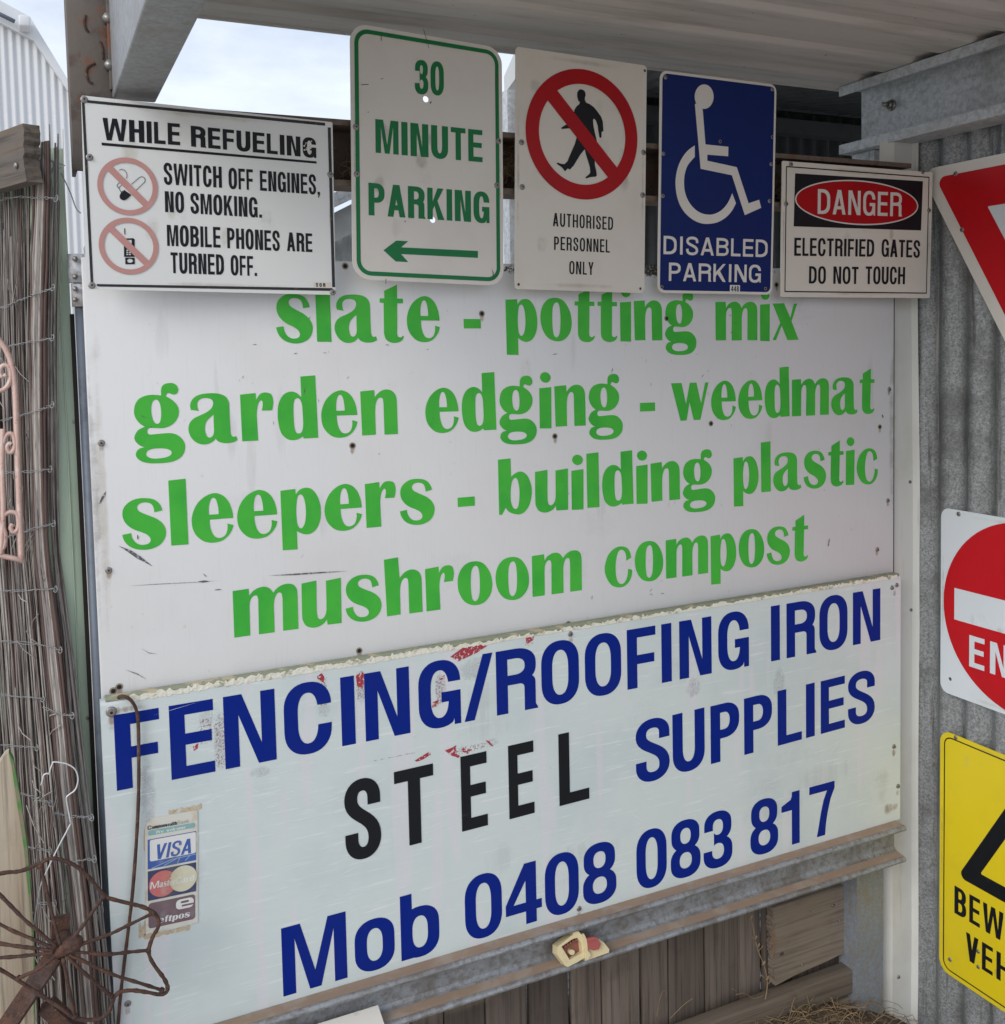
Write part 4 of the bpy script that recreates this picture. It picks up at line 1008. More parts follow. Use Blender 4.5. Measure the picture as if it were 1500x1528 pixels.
for q in ([(395, 130), (398, 130), (422, 215), (420, 215)], [(205, 160), (208, 160), (209, 182), (207, 182)], [(118, 377), (150, 376), (152, 379), (120, 380)], [(205, 352), (216, 349), (217, 351), (206, 355)], [(227, 1248), (230, 1248), (229, 1270), (226, 1270)], [(700, 1200), (710, 1220), (711, 1250), (708, 1250), (707, 1222)], [(718, 402), (724, 340), (727, 340), (721, 402)], [(312, 988), (316, 988), (316, 994), (312, 994)], [(146, 500), (151, 499), (151, 503), (147, 504)], [(424, 458), (434, 452), (428, 466)]):
    add_flat(mb, [('+', pxl(p, q, .0009, O0, Z))], .0009)
mb.build('scratch', mat('dark_scratch', (0.10, 0.08, 0.06), 0.7), o, fix=False)

# --- authorised personnel
p = pose(.9903, .3266, 1.48, .02, .26); w, h = .2913, .4518
o = sign('prohibition_sign', 'cream authorised personnel only sign with a red crossed circle over a walking figure', p, w, h, M_sign_a, .008)
txt(o, p, M_black, [('AUTHORISED', (976, 1012), (1245, 1030), (975, 952)), ('PERSONNEL', (981, 1118), (1230, 1131), (980, 1058)), ('ONLY', (1049, 1226), (1157, 1231), (1048, 1168))], .135, .115, o0=O0, sc=Z, gap=.17)
cx, cz = p.at(500 + 1109.5 / Z, 602.5 / Z)
ro = .5 * abs(p.at(500 + 1357 / Z, 620 / Z)[0] - p.at(500 + 862 / Z, 585 / Z)[0]); ro = (ro + .5 * abs(p.at(500 + 1109 / Z, 308 / Z)[1] - p.at(500 + 1109 / Z, 897 / Z)[1])) / 2
prohibition(o, p, M_sred, cx, cz, ro, ro * .772, ro * .235, .0010)
g = lambda pts: pxl(p, pts, .0006, (780, 90), 6.945)
mb = MB()
add_flat(mb, [('+', g([(565, 370), (567, 330), (585, 304), (605, 299), (632, 307), (650, 330), (654, 360), (645, 392), (646, 412), (660, 437), (700, 455), (740, 485), (780, 535), (815, 585), (832, 635), (838, 732), (820, 742), (818, 795), (805, 806), (795, 790), (785, 730), (780, 680), (760, 625), (740, 602), (730, 615), (735, 680), (752, 760), (770, 830), (775, 900), (752, 960), (748, 1020), (750, 1085), (765, 1150), (770, 1190), (760, 1205), (700, 1210), (655, 1225), (655, 1208), (690, 1180), (702, 1160), (698, 1110), (675, 1030), (655, 970), (645, 920), (600, 975), (560, 1040), (530, 1090), (490, 1132), (468, 1120), (440, 1150), (410, 1110), (355, 1072), (360, 1058), (400, 1072), (435, 1075), (465, 1045), (500, 960), (540, 870), (560, 800), (575, 700), (555, 640), (500, 712), (480, 704), (402, 712), (403, 695), (440, 672), (475, 655), (520, 600), (538, 510), (560, 475), (590, 450), (592, 428), (578, 420), (572, 398)]))], .0006)
mb.build('walking_figure', M_black, o, fix=False)
screws(o, p, 0, [(500 + 835 / Z, 637 / Z), (500 + 1381 / Z, 682 / Z), (500 + 838 / Z, 837 / Z), (500 + 1377 / Z, 873 / Z)])
screws(o, p, 0, [(500 + 1387 / Z, 316 / Z), (500 + 822 / Z, 1273 / Z), (500 + 1367 / Z, 1292 / Z)], ME_HOLE, 'screw_hole', .5)

# --- disabled parking
p = pose(1.3153, .3185, .71, -.56, 1.44); w, h = .2934, .4442; Z = 2.7778; O0 = (960, 0)
o = sign('accessible_parking_sign', 'blue disabled parking sign with a pale wheelchair symbol and pale edge', p, w, h, M_sign_w, .016)
flat_part('blue_field', [('+', rloop(-w / 2 + .0055, -h / 2 + .0055, w / 2 - .0055, h / 2 - .0055, .012))], M_sblue, o, OF)
txt(o, p, M_sign_w, [('DISABLED', (84, 1053), (515, 1066), (85, 977)), ('PARKING', (106, 1164), (487, 1171), (107, 1088))], .165, .150, .0009, O0, Z, .11)
g = lambda pts: pxl(p, pts, .0009, (990, 115), 6.641)
mb = MB()
hd = [(405 + 94 * math.cos(a * .2618), 193 + 122 * math.sin(a * .2618)) for a in range(24)]
body = [(313, 265), (330, 262), (390, 318), (418, 666), (645, 690), (643, 784), (436, 768), (436, 828), (728, 892), (845, 1250), (950, 1215), (970, 1295), (808, 1367), (680, 972), (370, 908)]
add_flat(mb, [('+', g(hd)), ('+', g(body))], .0009)
cxw, czw, rx_, rz_ = 440, 1068, 318, 386
oc = [(303, 676), (312, 790)]
outer = [(312, 676), (240, 730), (180, 812), (140, 910), (121, 1030), (130, 1150), (160, 1255), (215, 1345), (290, 1410), (370, 1447), (450, 1454), (540, 1437), (620, 1390), (680, 1325), (720, 1250)]
inner = [(683, 1150), (640, 1245), (575, 1320), (500, 1357), (440, 1362), (370, 1345), (305, 1300), (250, 1230), (215, 1140), (205, 1040), (215, 950), (245, 870), (312, 790)]
sm = lambda q: [tuple(t_) for t_ in crspline(q, 4)]
add_flat(mb, [('+', g(sm(outer) + sm(inner)))], .0009)
mb.build('wheelchair_symbol', M_sign_w, o, fix=False)
x0, z0 = p.at(960 + 358 / Z, 1212 / Z); x1, z1 = p.at(960 + 400 / Z, 1182 / Z)
f_m = flat_part('number_sticker', [('+', R(x0, z0, x1, z1))], M_ink, o, .0010)
letters(f_m, M_black, .0013, [(x0, z0 + .0022), (x1, z0 + .0022)], [(x0, z1 - .0022), (x1, z1 - .0022)], spread('448', x0 + .003, x1 - .003, gap=.1), .17, .15)
screws(o, p, 0, [(960 + 92 / Z, 320 / Z), (960 + 83 / Z, 637 / Z), (960 + 81 / Z, 812 / Z), (960 + 530 / Z, 680 / Z), (960 + 523 / Z, 833 / Z), (960 + 535 / Z, 370 / Z)], k=.8)
screws(o, p, 0.0007, [(960 + 319 / Z, 586 / Z), (960 + 535 / Z, 568 / Z), (960 + 77 / Z, 1190 / Z), (960 + 507 / Z, 1196 / Z)], ME_HOLE, 'screw_hole', .6)

# --- danger
p = pose(1.7050, .2343, .41, -.84, .96); w, h = .4412, .2916
o = sign('danger_sign', 'beige danger sign about electrified gates with a red oval on black', p, w, h, M_sign_a, .004, th=.002)
flat_part('border', [('+', rloop(-w / 2 + .0105, -h / 2 + .0105, w / 2 - .0105, h / 2 - .0105, .002)), ('-', rloop(-w / 2 + .0130, -h / 2 + .0130, w / 2 - .0130, h / 2 - .0130, .001))], M_black, o, OF)
bx = pxl(p, [(630, 718), (1160, 751), (1152, 955), (624, 938)], OF, O0, Z)
flat_part('black_field', [('+', [bx[3], bx[2], bx[1], bx[0]])], M_black, o, OF)
cx, cz = p.at(960 + 892 / Z, 840 / Z)
ex_ = .5 * abs(p.at(960 + 1147 / Z, 850 / Z)[0] - p.at(960 + 637 / Z, 830 / Z)[0]); ez_ = .5 * abs(p.at(960 + 892 / Z, 748 / Z)[1] - p.at(960 + 892 / Z, 934 / Z)[1])
flat_part('oval_rim', [('+', circ(cx, cz, ex_, ez_)), ('-', circ(cx, cz, ex_ - .0035, ez_ - .003))], M_outline, o, .0010)
flat_part('red_oval', [('+', circ(cx, cz, ex_ - .0034, ez_ - .0029))], M_sred, o, .0009)
txt(o, p, M_outline, [('DANGER', (723, 886), (1071, 897), (724, 783))], .155, .130, .0013, O0, Z, .12)
txt(o, p, M_black, [('ELECTRIFIED', (626, 1060), (957, 1064), (627, 985)), ('GATES', (988, 1064), (1147, 1068), (988, 991)), ('DO', (687, 1175), (757, 1176), (688, 1103)), ('NOT', (788, 1176), (892, 1177), (788, 1104)), ('TOUCH', (922, 1177), (1085, 1178), (922, 1104))], .175, .135, OF, O0, Z, .10)
screws(o, p, 0, [(960 + 612 / Z, 681 / Z), (960 + 1158 / Z, 712 / Z), (960 + 592 / Z, 845 / Z), (960 + 1184 / Z, 872 / Z)])

# ------------------------------------------------------------------ the right-hand wall and its three signs
XW = 1.9504
def wallplane(y, z):
    return Plane((XW - .0105, y, z + ZC), (0, -1, 0))
# give way: triangle standing on its point
p = wallplane(-.012, .384)
o = root('give_way_sign', 'red and white downward pointing triangle on the corrugated wall', 'sign', mat=p.mat(), group='road signs on the corrugated wall')
SIDE = .62
def tri(side, cx, topz, r):
    c_ = [(cx - side / 2, topz), (cx + side / 2, topz), (cx, topz - side * .866)]
    if r <= 0: return [c_[2], c_[1], c_[0]]
    out = []
    for i in (2, 1, 0):
        q = np.array(c_[i]); a = np.array(c_[(i + 1) % 3]) - q; b = np.array(c_[(i - 1) % 3]) - q
        a /= np.linalg.norm(a); b /= np.linalg.norm(b); m_ = (a + b); m_ /= np.linalg.norm(m_)
        cc = q + m_ * r * 2
        a0 = math.atan2(-m_[1], -m_[0])
        for j in range(9): 
            t_ = a0 + (j / 8 - .5) * math.radians(120)
            out.append((cc[0] + r * math.cos(t_), cc[1] + r * math.sin(t_)))
    return out
lp_ = tri(SIDE + .09, SIDE / 2, .008, .026)
mb = MB(); thick([('+', lp_)], 0, -.0018, mb); mb.build('panel', M_sign_w, o)
flat_part('red_band', [('+', tri(SIDE, SIDE / 2 + .002, -.0165, .016)), ('-', tri(SIDE - .285, SIDE / 2 + .002, -.0165 - .085, .002))], M_rred, o, OF)
flat_part('white_field', [('+', tri(SIDE - .285, SIDE / 2 + .002, -.0165 - .085, .002))], M_refl, o, .0004)
screws(o, p, 0, [(1426.5, 259), (1436, 342.5)])
# no entry
zc_, yc_ = -.629, -.260
p = wallplane(yc_, zc_)
o = root('no_entry_sign', 'white square sign with a red disc and white bar on the corrugated wall', 'sign', mat=p.mat(), group='road signs on the corrugated wall')
weather(o, .45, .443)
mb = MB(); thick([('+', rloop(-.225, -.2215, .225, .2215, .022)), ('-', circ(-.197, -.185, .0045, n=16))], 0, -.0018, mb); mb.build('panel', M_refl, o)
flat_part('red_disc', [('+', circ(0, 0, .2165)), ('-', R(-.186, -.0385, .186, .0365))], M_rred, o, OF)
q0, q1, q2 = p.at(1446.8, 994), p.at(1448, 947.6), p.at(1472, 1000)
H_ = q1[1] - q0[1]
letters(o, M_refl, .0008, [(q0[0], q0[1]), (q0[0] + .1, q0[1])], [(q0[0], q1[1]), (q0[0] + .1, q1[1])], spread('ENTRY', q0[0], -q0[0], gap=.17), .19, .16)
screws(o, p, 0, [(1431, 767)])
# beware of vehicles
p = wallplane(-.262, -1.242)
o = root('vehicle_warning_sign', 'yellow warning sign about vehicles with a thick black triangle outline', 'sign', mat=p.mat(), group='road signs on the corrugated wall')
weather(o, .453, .596)
mb = MB(); thick([('+', rloop(-.2265, -.298, .2265, .298, .030))], 0, -.0018, mb); mb.build('panel', M_yellow, o)
flat_part('border', [('+', rloop(-.2265 + .0115, -.298 + .0105, .2265 - .0115, .298 - .0105, .022)), ('-', rloop(-.2265 + .0145, -.298 + .0135, .2265 - .0145, .298 - .0135, .019))], M_black, o, OF)
tb = p.at(1436, 1300)
t1 = [(-abs(tb[0]) - .012, tb[1] - .018), (abs(tb[0]) + .012, tb[1] - .018)]
sd = t1[1][0] - t1[0][0]
apex = t1[0][1] + sd * .866
up_ = lambda side, zb, r: [(x, zb - (z - 0)) for x, z in tri(side, 0, 0, r)][::-1]
flat_part('warning_triangle', [('+', up_(sd, t1[0][1], .013)), ('-', up_(sd - .125, t1[0][1] + .036, .003))], M_black, o, OF)
b0, b1 = p.at(1424.6, 1362), p.at(1424.6, 1321)
letters(o, M_black, OF, [(b0[0], b0[1]), (b0[0] + .1, b0[1])], [(b0[0], b1[1]), (b0[0] + .1, b1[1])], spread('BEWARE', b0[0], .075, gap=.14) + spread('OF', .105, -b0[0], gap=.14), .17, .14)
v0, v1 = p.at(1447, 1434), p.at(1443, 1391)
letters(o, M_black, OF, [(v0[0], v0[1]), (v0[0] + .1, v0[1])], [(v0[0], v1[1]), (v0[0] + .1, v1[1])], spread('VEHICLES', v0[0] - .010, -v0[0] + .010, gap=.16), .17, .14)
screws(o, p, 0, [(1426.5, 1100.5), (1418, 1432)], k=.9)
screws(o, p, .0008, [(1460, 1420), (1460, 1443)], k=.8)

# ------------------------------------------------------------------ right-hand corrugated wall, corner flashing, posts
mb = MB()
y = .052; prof = []
while y > -1.75:
    prof.append((XW + .0015 + .0085 * 1.25 * math.cos(2 * math.pi * (y + .002) / .0762), y)); y -= .0762 / 14
prof2 = [(x + .0008, yy) for x, yy in prof[::-1]]
vs = [(x, yy, zz) for zz in np.linspace(0.0, ZC + .70, 9) for x, yy in prof]
n = len(prof); fs = [[r_ * n + i, r_ * n + i + 1, (r_ + 1) * n + i + 1, (r_ + 1) * n + i] for r_ in range(8) for i in range(n - 1)]
mb.add(vs, fs, 0, True)
o = root('corrugated_wall', 'galvanised corrugated iron wall with weathered spangle behind the road signs', 'wall', (XW, 0, 0))
w_ = mb.build('sheet', M_galvw, None); w_.location = (-XW, 0, 0); w_.parent = o
mb = MB(); mb.box(XW + .02, -1.75, .85, XW + .06, .05, .90); mb.box(XW + .02, -1.75, ZC + .30, XW + .06, .05, ZC + .35)
b_ = mb.build('girt', M_galvb, o); b_.location = (-XW, 0, 0)

o = root('corner_flashing', 'cream folded steel flashing in the corner beside the big boards', 'flashing', (1.9, .05, 0))
mb = MB()
rg = random.Random(2)
rows = np.linspace(0, ZC + .462, 30); vs = []; fs = []
for z in rows:
    k = .0035 * math.sin(z * 2.1) + .002 * math.sin(z * 5.3 + 1)
    for x, yy in ((1.850, .070), (1.866, .052), (1.872, .046), (1.900 + k, .044), (1.930 + k, .043), (1.934 + k, .036), (1.938 + k * 1.4, .030), (1.9405 + k, .052)):
        vs.append((x - 1.9, yy - .05, z))
for i in range(len(rows) - 1):
    for j in range(7): fs.append([i * 8 + j, i * 8 + j + 1, i * 8 + 8 + j + 1, i * 8 + 8 + j])
mb.add(vs, fs, 0, False)
mb.build('sheet', M_cream, o)
pF = Plane((1.9, .05, 0), (1, 0, 0))
screws(o, pF, .0065, [(1358, 719), (1359.5, 910), (1341, 1458)], k=.8)

o = root('steel_post', 'galvanised channel post under the right end of the beam', 'post', (1.78, .03, 0))
zb = ZC - 1.25
mb = MB(); pr = [(-.041, .0), (.044, .0), (.044, .060), (.036, .060), (.036, .008), (.004, .008), (.0, .0025), (-.006, .0025), (-.010, .008), (-.034, .008), (-.034, .060), (-.041, .060)]
mb.sweep(pr, 0.0, zb, 'Z')
mb.build('channel', galv('post_zinc', 0.30, (0.26, 0.20, 0.11), 0.5, 0.5, 240.0, 0.0, 0.3, 0.10, (0.86, 0.98, 1.14)), o)

# ------------------------------------------------------------------ steel beam carrying the lower board
o = root('steel_beam', 'dusty galvanised steel beam with flanges running under the grey board', 'beam', (0.9, 0, ZC - 1.2))
zt, zbm = -1.161, -1.250; y0b = -.034; y1b = .030
P_ = []
fl = .013
def nose(y, z0, z1, n=5):
    r_ = (z1 - z0) / 2
    return [(y + r_ - r_ * math.cos(a), (z0 + z1) / 2 + r_ * math.sin(a)) for a in np.linspace(-math.pi / 2, math.pi / 2, n)]
web0, web1 = .005, .012
sec = [(y1b, zt), (y1b, zt - fl), (web1, zt - fl - .004), (web1, zbm + fl + .006), (y1b, zbm + fl), (y1b, zbm)]
sec += nose(y0b, zbm, zbm + fl)
sec += [(web0 - .014, zbm + fl + .002), (web0 - .005, zbm + fl + .006), (web0 - .001, zbm + fl + .012), (web0 - .001, zt - fl - .010), (web0 - .006, zt - fl - .004), (web0 - .016, zt - fl - .001)]
sec += nose(y0b, zt - fl, zt)
mb = MB(); mb.sweep([(a, b + 1.2) for a, b in sec], -.95, 1.826 - .9 + .006, 'X')
M_beam = galv('beam_zinc', 0.34, (0.16, 0.14, 0.12), 0.7, 0.6, 220.0, 0.0, 0.35)
M_dust = mat('brown_dust', (0.30, 0.215, 0.155), 0.95, layers=[((0.36, 0.30, 0.25), 18, 0.45, 0.65, 0.7), ((0.25, 0.24, 0.23), 50, 0.56, 0.68, 0.7)], bump=(90, 0.3, 0.002))
mb.build('section', M_beam, o)
mb = MB()
mb.add([(-.95, y0b + .005, zbm + fl + .0012 + 1.2), (.93, y0b + .006, zbm + fl + .0012 + 1.2), (.93, web0 - .012, zbm + fl + .0045 + 1.2), (-.95, web0 - .012, zbm + fl + .0045 + 1.2)], [[0, 1, 2, 3]])
mb.add([(-.95, y0b + .005, zt + .0008 + 1.2), (.93, y0b + .006, zt + .0008 + 1.2), (.93, -.001, zt + .0008 + 1.2), (-.95, -.001, zt + .0008 + 1.2)], [[0, 1, 2, 3]])
mb.build('dust_layer', M_dust, o)

# ------------------------------------------------------------------ rail behind the small signs
o = root('steel_rail', 'rusty channel rail holding the row of small signs', 'rail', (1.0, .05, ZC + .34))
mb = MB()
sec = [(-.048, -.055), (.018, -.055), (.018, .060), (-.048, .060), (-.048, .050), (.011, .050), (.011, -.045), (-.048, -.045)]
mb.sweep(sec, -.845, .88, 'X')
mb.build('channel', M_rail, o)
# dry nest stuffed into the rail
rg = random.Random(4)
mb = MB()
for cx_, nn in ((.545, 26), (.86, 60), (1.24, 26), (1.515, 40)):
    for i in range(nn):
        x, z = cx_ + rg.gauss(0, .025), ZC + .298 + abs(rg.gauss(0, .030)); a = rg.uniform(0, 6.28); l = rg.uniform(.02, .05)
        pts = [(x + l * (t_ - .5) * math.cos(a) + rg.uniform(-.006, .006), .03 + rg.uniform(-.018, .014), z + l * (t_ - .5) * math.sin(a) + .012 * math.sin(t_ * 3.1)) for t_ in np.linspace(0, 1, 5)]
        mb.tube(pts, .0007, 4, 0, False)
o = mb.build('dry_nest_grass', M_straw)
meta(o, 'dry grass of old birds nests stuffed into the rail behind the signs', 'dry grass', kind='stuff')

# ------------------------------------------------------------------ roof: deck and the two beams that carry it
zr = ZC + .625
mb = MB()
sec = []; y = .235; pitch = .165
while y > -.78:
    sec += [(y, zr), (y - .082, zr), (y - .086, zr + .002), (y - .094, zr + .011), (y - .150, zr + .012), (y - .160, zr + .001)]
    y -= pitch
secb = [(a, b + .0012) for a, b in sec[::-1]]
o = root('roof_deck', 'ribbed steel roof sheet seen from below above the signs', 'roof', (1.2, -.6, zr))
mb.sweep([(a + .6, b - zr) for a, b in sec + secb], -1.06, 1.5, 'X')
mb.build('sheet', M_roof, o)
mb = MB(); mb.box(-1.06, .835, -.004, .72, .842, .05); mb.build('end_closure', M_roof, o)

o = root('roof_beam', 'grey steel roof beam coming towards the camera above the refuelling sign', 'beam', (.178, .03, ZC + .416))
mb = MB(); mb.box(-.034, -.86, 0, .034, .03, .203, .004)
mb.build('section', galv('dull_zinc', 0.36, (0.24, 0.235, 0.22), 0.6, 0.55, 150.0, 0.0, 0.25), o)

o = root('roof_beam', 'bright galvanised channel beam with a bolt above the corrugated wall', 'beam', (XW, .215, ZC + .54))
mb = MB()
X0 = -.078
sec = [(.004, -.083), (X0, -.083), (X0, -.060), (X0 + .004, -.060), (X0 + .004, -.0775), (-.003, -.0775), (-.003, .0775), (X0 + .004, .0775), (X0 + .004, .060), (X0, .060), (X0, .083), (.004, .083)]
mb.sweep([(a - .010, b) for a, b in sec], -1.08, .0, 'Y')
mb.build('channel', M_galvb, o)
pB = Plane((XW - .013, .215, ZC + .54), (0, -1, 0))
x, z = pB.at(1331, 157)
mb = MB()
mb.tube([(-.013, -x, z), (-.017, -x, z)], .0135, 20); mb.tube([(-.0165, -x, z), (-.026, -x, z)], .010, 6); mb.tube([(-.026, -x, z), (-.042, -x, z)], .0055, 12)
mb.build('bolt', M_screw, o)
mb = MB(); x, z = pB.at(1336, 206); mb.tube([(-.0128, -x, z), (-.0148, -x, z)], .008, 14); mb.build('bolt_hole', M_dark, o)
o = root('beam_stub', 'short bright galvanised post stub under the channel beam end', 'post', (XW - .03, .13, ZC + .35))
mb = MB(); mb.box(-.030, -.004, -.10, .012, .012, .106, .002); mb.box(-.030, .0121, -.10, -.024, .07, .106, .001)
mb.build('stub', M_galvb, o)

# ------------------------------------------------------------------ rust-stained column
o = root('steel_column', 'rust stained steel column behind the refuelling sign', 'column', (.114, .06, ZC + .30))
mb = MB(); mb.box(-.034, 0, -.002, .033, .006, .34, .001); mb.box(-.034, .0062, -.002, -.028, .07, .34, .001); mb.box(.026, -.014, .13, .033, -.0002, .34, .001)
mb.build('flange_plate', M_column, o)
mb = MB()
for q in ((164, 96), (161, 26)):
    c = at(*q, .045); mb.tube([(c[0] - .114, -.016, c[2] - ZC - .30), (c[0] - .114, .0, c[2] - ZC - .30)], .0085, 6)
mb.build('bolt', M_screw, o)
# weld beads: two curved scars
mb = MB()
for q in ([(142, 94), (132, 99), (129, 108), (132, 120), (138, 124)], [(128, 22), (126, 32), (128, 42), (132, 47)], [(149, 61), (153, 72), (154, 88)]):
    pts = [at(*k, .058) for k in q]
    mb.tube(crspline([(c[0] - .114, -.0005, c[2] - ZC - .30) for c in pts], 5), .0022, 6)
mb.build('weld_bead', M_rust, o)

# ------------------------------------------------------------------ what stands behind, seen through the gaps
M_darksheet = mat('dark_sheet', (0.045, 0.052, 0.058), 0.6, layers=[((0.015, 0.017, 0.018), 6, 0.45, 0.7, 0.7)])
def corrug(mb, x0, x1, y, z0, z1, pitch, amp, mi=0, z1b=None):
    n = int((x1 - x0) / pitch * 8); z1b = z1 if z1b is None else z1b
    vs = [(x0 + (x1 - x0) * i / n, y + amp * math.cos(2 * math.pi * i / 8), z) for z in (0, 1) for i in range(n + 1)]
    vs = [(a, b, z0 if c == 0 else z1 + (z1b - z1) * (a - x0) / (x1 - x0)) for a, b, c in vs]
    mb.add(vs, [[i, i + 1, n + 2 + i, n + 1 + i] for i in range(n)], mi, True)
o = root('rear_shed', 'dark corrugated shed behind the signs under its own roof', 'shed', (2.6, 2.4, 0))
mb = MB(); corrug(mb, -.50, 2.9, 0, 0, ZC + 1.20, .09, .018); mb.build('wall', M_darksheet, o)
mb = MB()
n = 330; vs = []
for t_ in (0, 1):
    xl = 1.04 + (2.06 - 1.04) * t_ - 2.6; yy = .245 + (2.5 - .245) * t_ - 2.4; zz_ = ZC + .666 + .53 * t_
    vs += [(xl + 3.6 * i / n, yy, zz_ + .010 * math.cos(2 * math.pi * i / 8)) for i in range(n + 1)]
mb.add(vs, [[i, i + 1, n + 2 + i, n + 1 + i] for i in range(n)], 0, True)
mb.build('roof', M_darksheet, o)
mb = MB(); mb.box(-.45, -.16, ZC + 1.02, 2.9, -.08, ZC + 1.09); mb.box(-.45, -.32, ZC + 1.095, 2.9, -.27, ZC + 1.118); mb.build('purlin', M_darksheet, o)
mb = MB(); mb.box(1.222 - 2.6, .80 - 2.4, 0, 1.262 - 2.6, .84 - 2.4, ZC + .70, .002); mb.build('post', M_galvb, o)
mb = MB(); vs = []
for t_ in (0, 1):
    xl = 1.04 + (2.06 - 1.04) * t_ - 2.6; yy = .245 + (2.5 - .245) * t_ - 2.4; zz_ = ZC + .666 + .53 * t_
    vs += [(xl - .03, yy, zz_ - .05), (xl + .01, yy, zz_ - .05), (xl + .01, yy, zz_ + .03), (xl - .03, yy, zz_ + .03)]
mb.add(vs, [[0, 1, 2, 3], [7, 6, 5, 4], [0, 4, 5, 1], [1, 5, 6, 2], [2, 6, 7, 3], [3, 7, 4, 0]]); mb.build('barge_flashing', M_cream, o)

M_pale = mat('pale_grey_sheet', (0.46, 0.47, 0.47), 0.5, layers=[((0.34, 0.34, 0.33), 6, 0.45, 0.7, 0.6)])
o = root('lean_to', 'pale grey ribbed lean-to with a sloping gutter glimpsed between the signs', 'shed', (1.0, 2.2, 0))
mb = MB(); corrug(mb, -.22, .36, 0, 0, ZC + .245, .05, .008, 0, ZC + .55); mb.build('wall', M_pale, o)
def slope_box(mb, x0, x1, za, zb_, h_, y0, y1, mi=0):
    vs = [(x0, y0, za), (x1, y0, zb_), (x1, y0, zb_ + h_), (x0, y0, za + h_), (x0, y1, za), (x1, y1, zb_), (x1, y1, zb_ + h_), (x0, y1, za + h_)]
    mb.add(vs, [[0, 1, 2, 3], [4, 7, 6, 5], [0, 4, 5, 1], [3, 2, 6, 7], [0, 3, 7, 4], [1, 5, 6, 2]], mi)
mb = MB(); slope_box(mb, -.24, .40, ZC + .24, ZC + .57, .11, -.12, -.03); mb.build('barge_board', M_pale, o)
mb = MB(); slope_box(mb, -.26, .42, ZC + .37, ZC + .70, .055, -.22, -.10); mb.build('gutter', galv('gutter_zinc', .38), o)
mb = MB(); mb.box(.20, -.5, 0, .26, -.44, ZC + .60, .002); mb.build('post', M_galvb, o)

# ------------------------------------------------------------------ paling fence, boards and rubbish below the beam
M_pal = wood('weathered_paling', (0.032, 0.025, 0.021), (0.135, 0.108, 0.09), (0.085, 0.06, 0.046), 'Z', .8, .9, .38)
M_brd = wood('weathered_board', (0.075, 0.058, 0.046), (0.185, 0.152, 0.12), (0.16, 0.115, 0.08), 'X', .9, .9, .2)
o = root('paling_fence', 'dark weathered timber paling fence below the steel beam', 'fence', (1.0, .11, 0))
rg = random.Random(9); x = .30; xe = 1.772
while x < xe - .03:
    wd = min(rg.uniform(.066, .10), xe - x)
    if xe - x - wd < .03: wd = xe - x
    mb = MB(); dy = rg.uniform(-.004, .004); dz = rg.uniform(-.012, .012)
    mb.box(x - 1.0 + .0015, dy, 0, x + wd - 1.0 - .0015, dy + .016, ZC - 1.245 + dz, .002)
    mb.build('paling', M_pal, o)
    x += wd + rg.choice([0, .002, .004, .006])
mb = MB(); mb.box(-.70, .022, .22, .79, .060, .29, .003); mb.build('rail', M_brd, o)
o = root('timber_offcut', 'wide rough board with a splintered left end nailed over the palings', 'board', (1.64, .085, ZC - 1.42))
pts = [at(*q, .085) for q in ((1148, 1352), (1200, 1335), (1240, 1322), (1270, 1314), (1271, 1360), (1269, 1411), (1230, 1430), (1180, 1452), (1152, 1467))]
lp_ = [(c[0] - 1.64, c[2] - ZC + 1.42) for c in pts]
rg = random.Random(12)
a, b = np.array(lp_[-1]), np.array(lp_[0])
for i in range(1, 46): 
    q = a + (b - a) * i / 46; lp_.append((q[0] + .002 * math.sin(i * .5) + rg.uniform(-.003, .002), q[1]))
mb = MB(); thick([('+', lp_[::-1])], .012, -.010, mb); mb.build('board', M_brd, o)
ST_KNOT = stain_mat('wood_knot', (0.055, 0.038, 0.028), 0.7, 25, .36, .66); ST_PALE = stain_mat('raw_timber', (0.30, 0.19, 0.11), 0.6, 40, .38, .75)
pO = Plane((1.64, .085, ZC - 1.42), (1, 0, 0))
for q in ((1237, 1342, 1250, 1360), (1206, 1354, 1214, 1366), (1160, 1415, 1174, 1432)): pstain(o, pO, ST_KNOT, *q, .0122, name='knot', core=.2)
pstain(o, pO, ST_PALE, 1146, 1352, 1163, 1460, .0123, name='raw_patch', core=.3)
mb = MB()
for q in ((1243, 1351), (1253, 1374), (1197, 1440)):
    c = at(*q, .072); mb.tube([(c[0] - 1.64, -.0125, c[2] - ZC + 1.42), (c[0] - 1.64, -.0145, c[2] - ZC + 1.42)], .0025, 8)
mb.build('nail', M_screw, o)
o = root('timber_sleeper', 'grey timber rail lying along the foot of the paling fence', 'timber', (1.5, .05, ZC - 1.56))
mb = MB(); mb.box(-.55, -.006, -.032, .27, .034, .028, .005); mb.build('upper_rail', M_brd, o)
mb = MB(); mb.box(-.10, .0, -.125, .27, .040, -.045, .004); mb.build('lower_rail', M_brd, o)
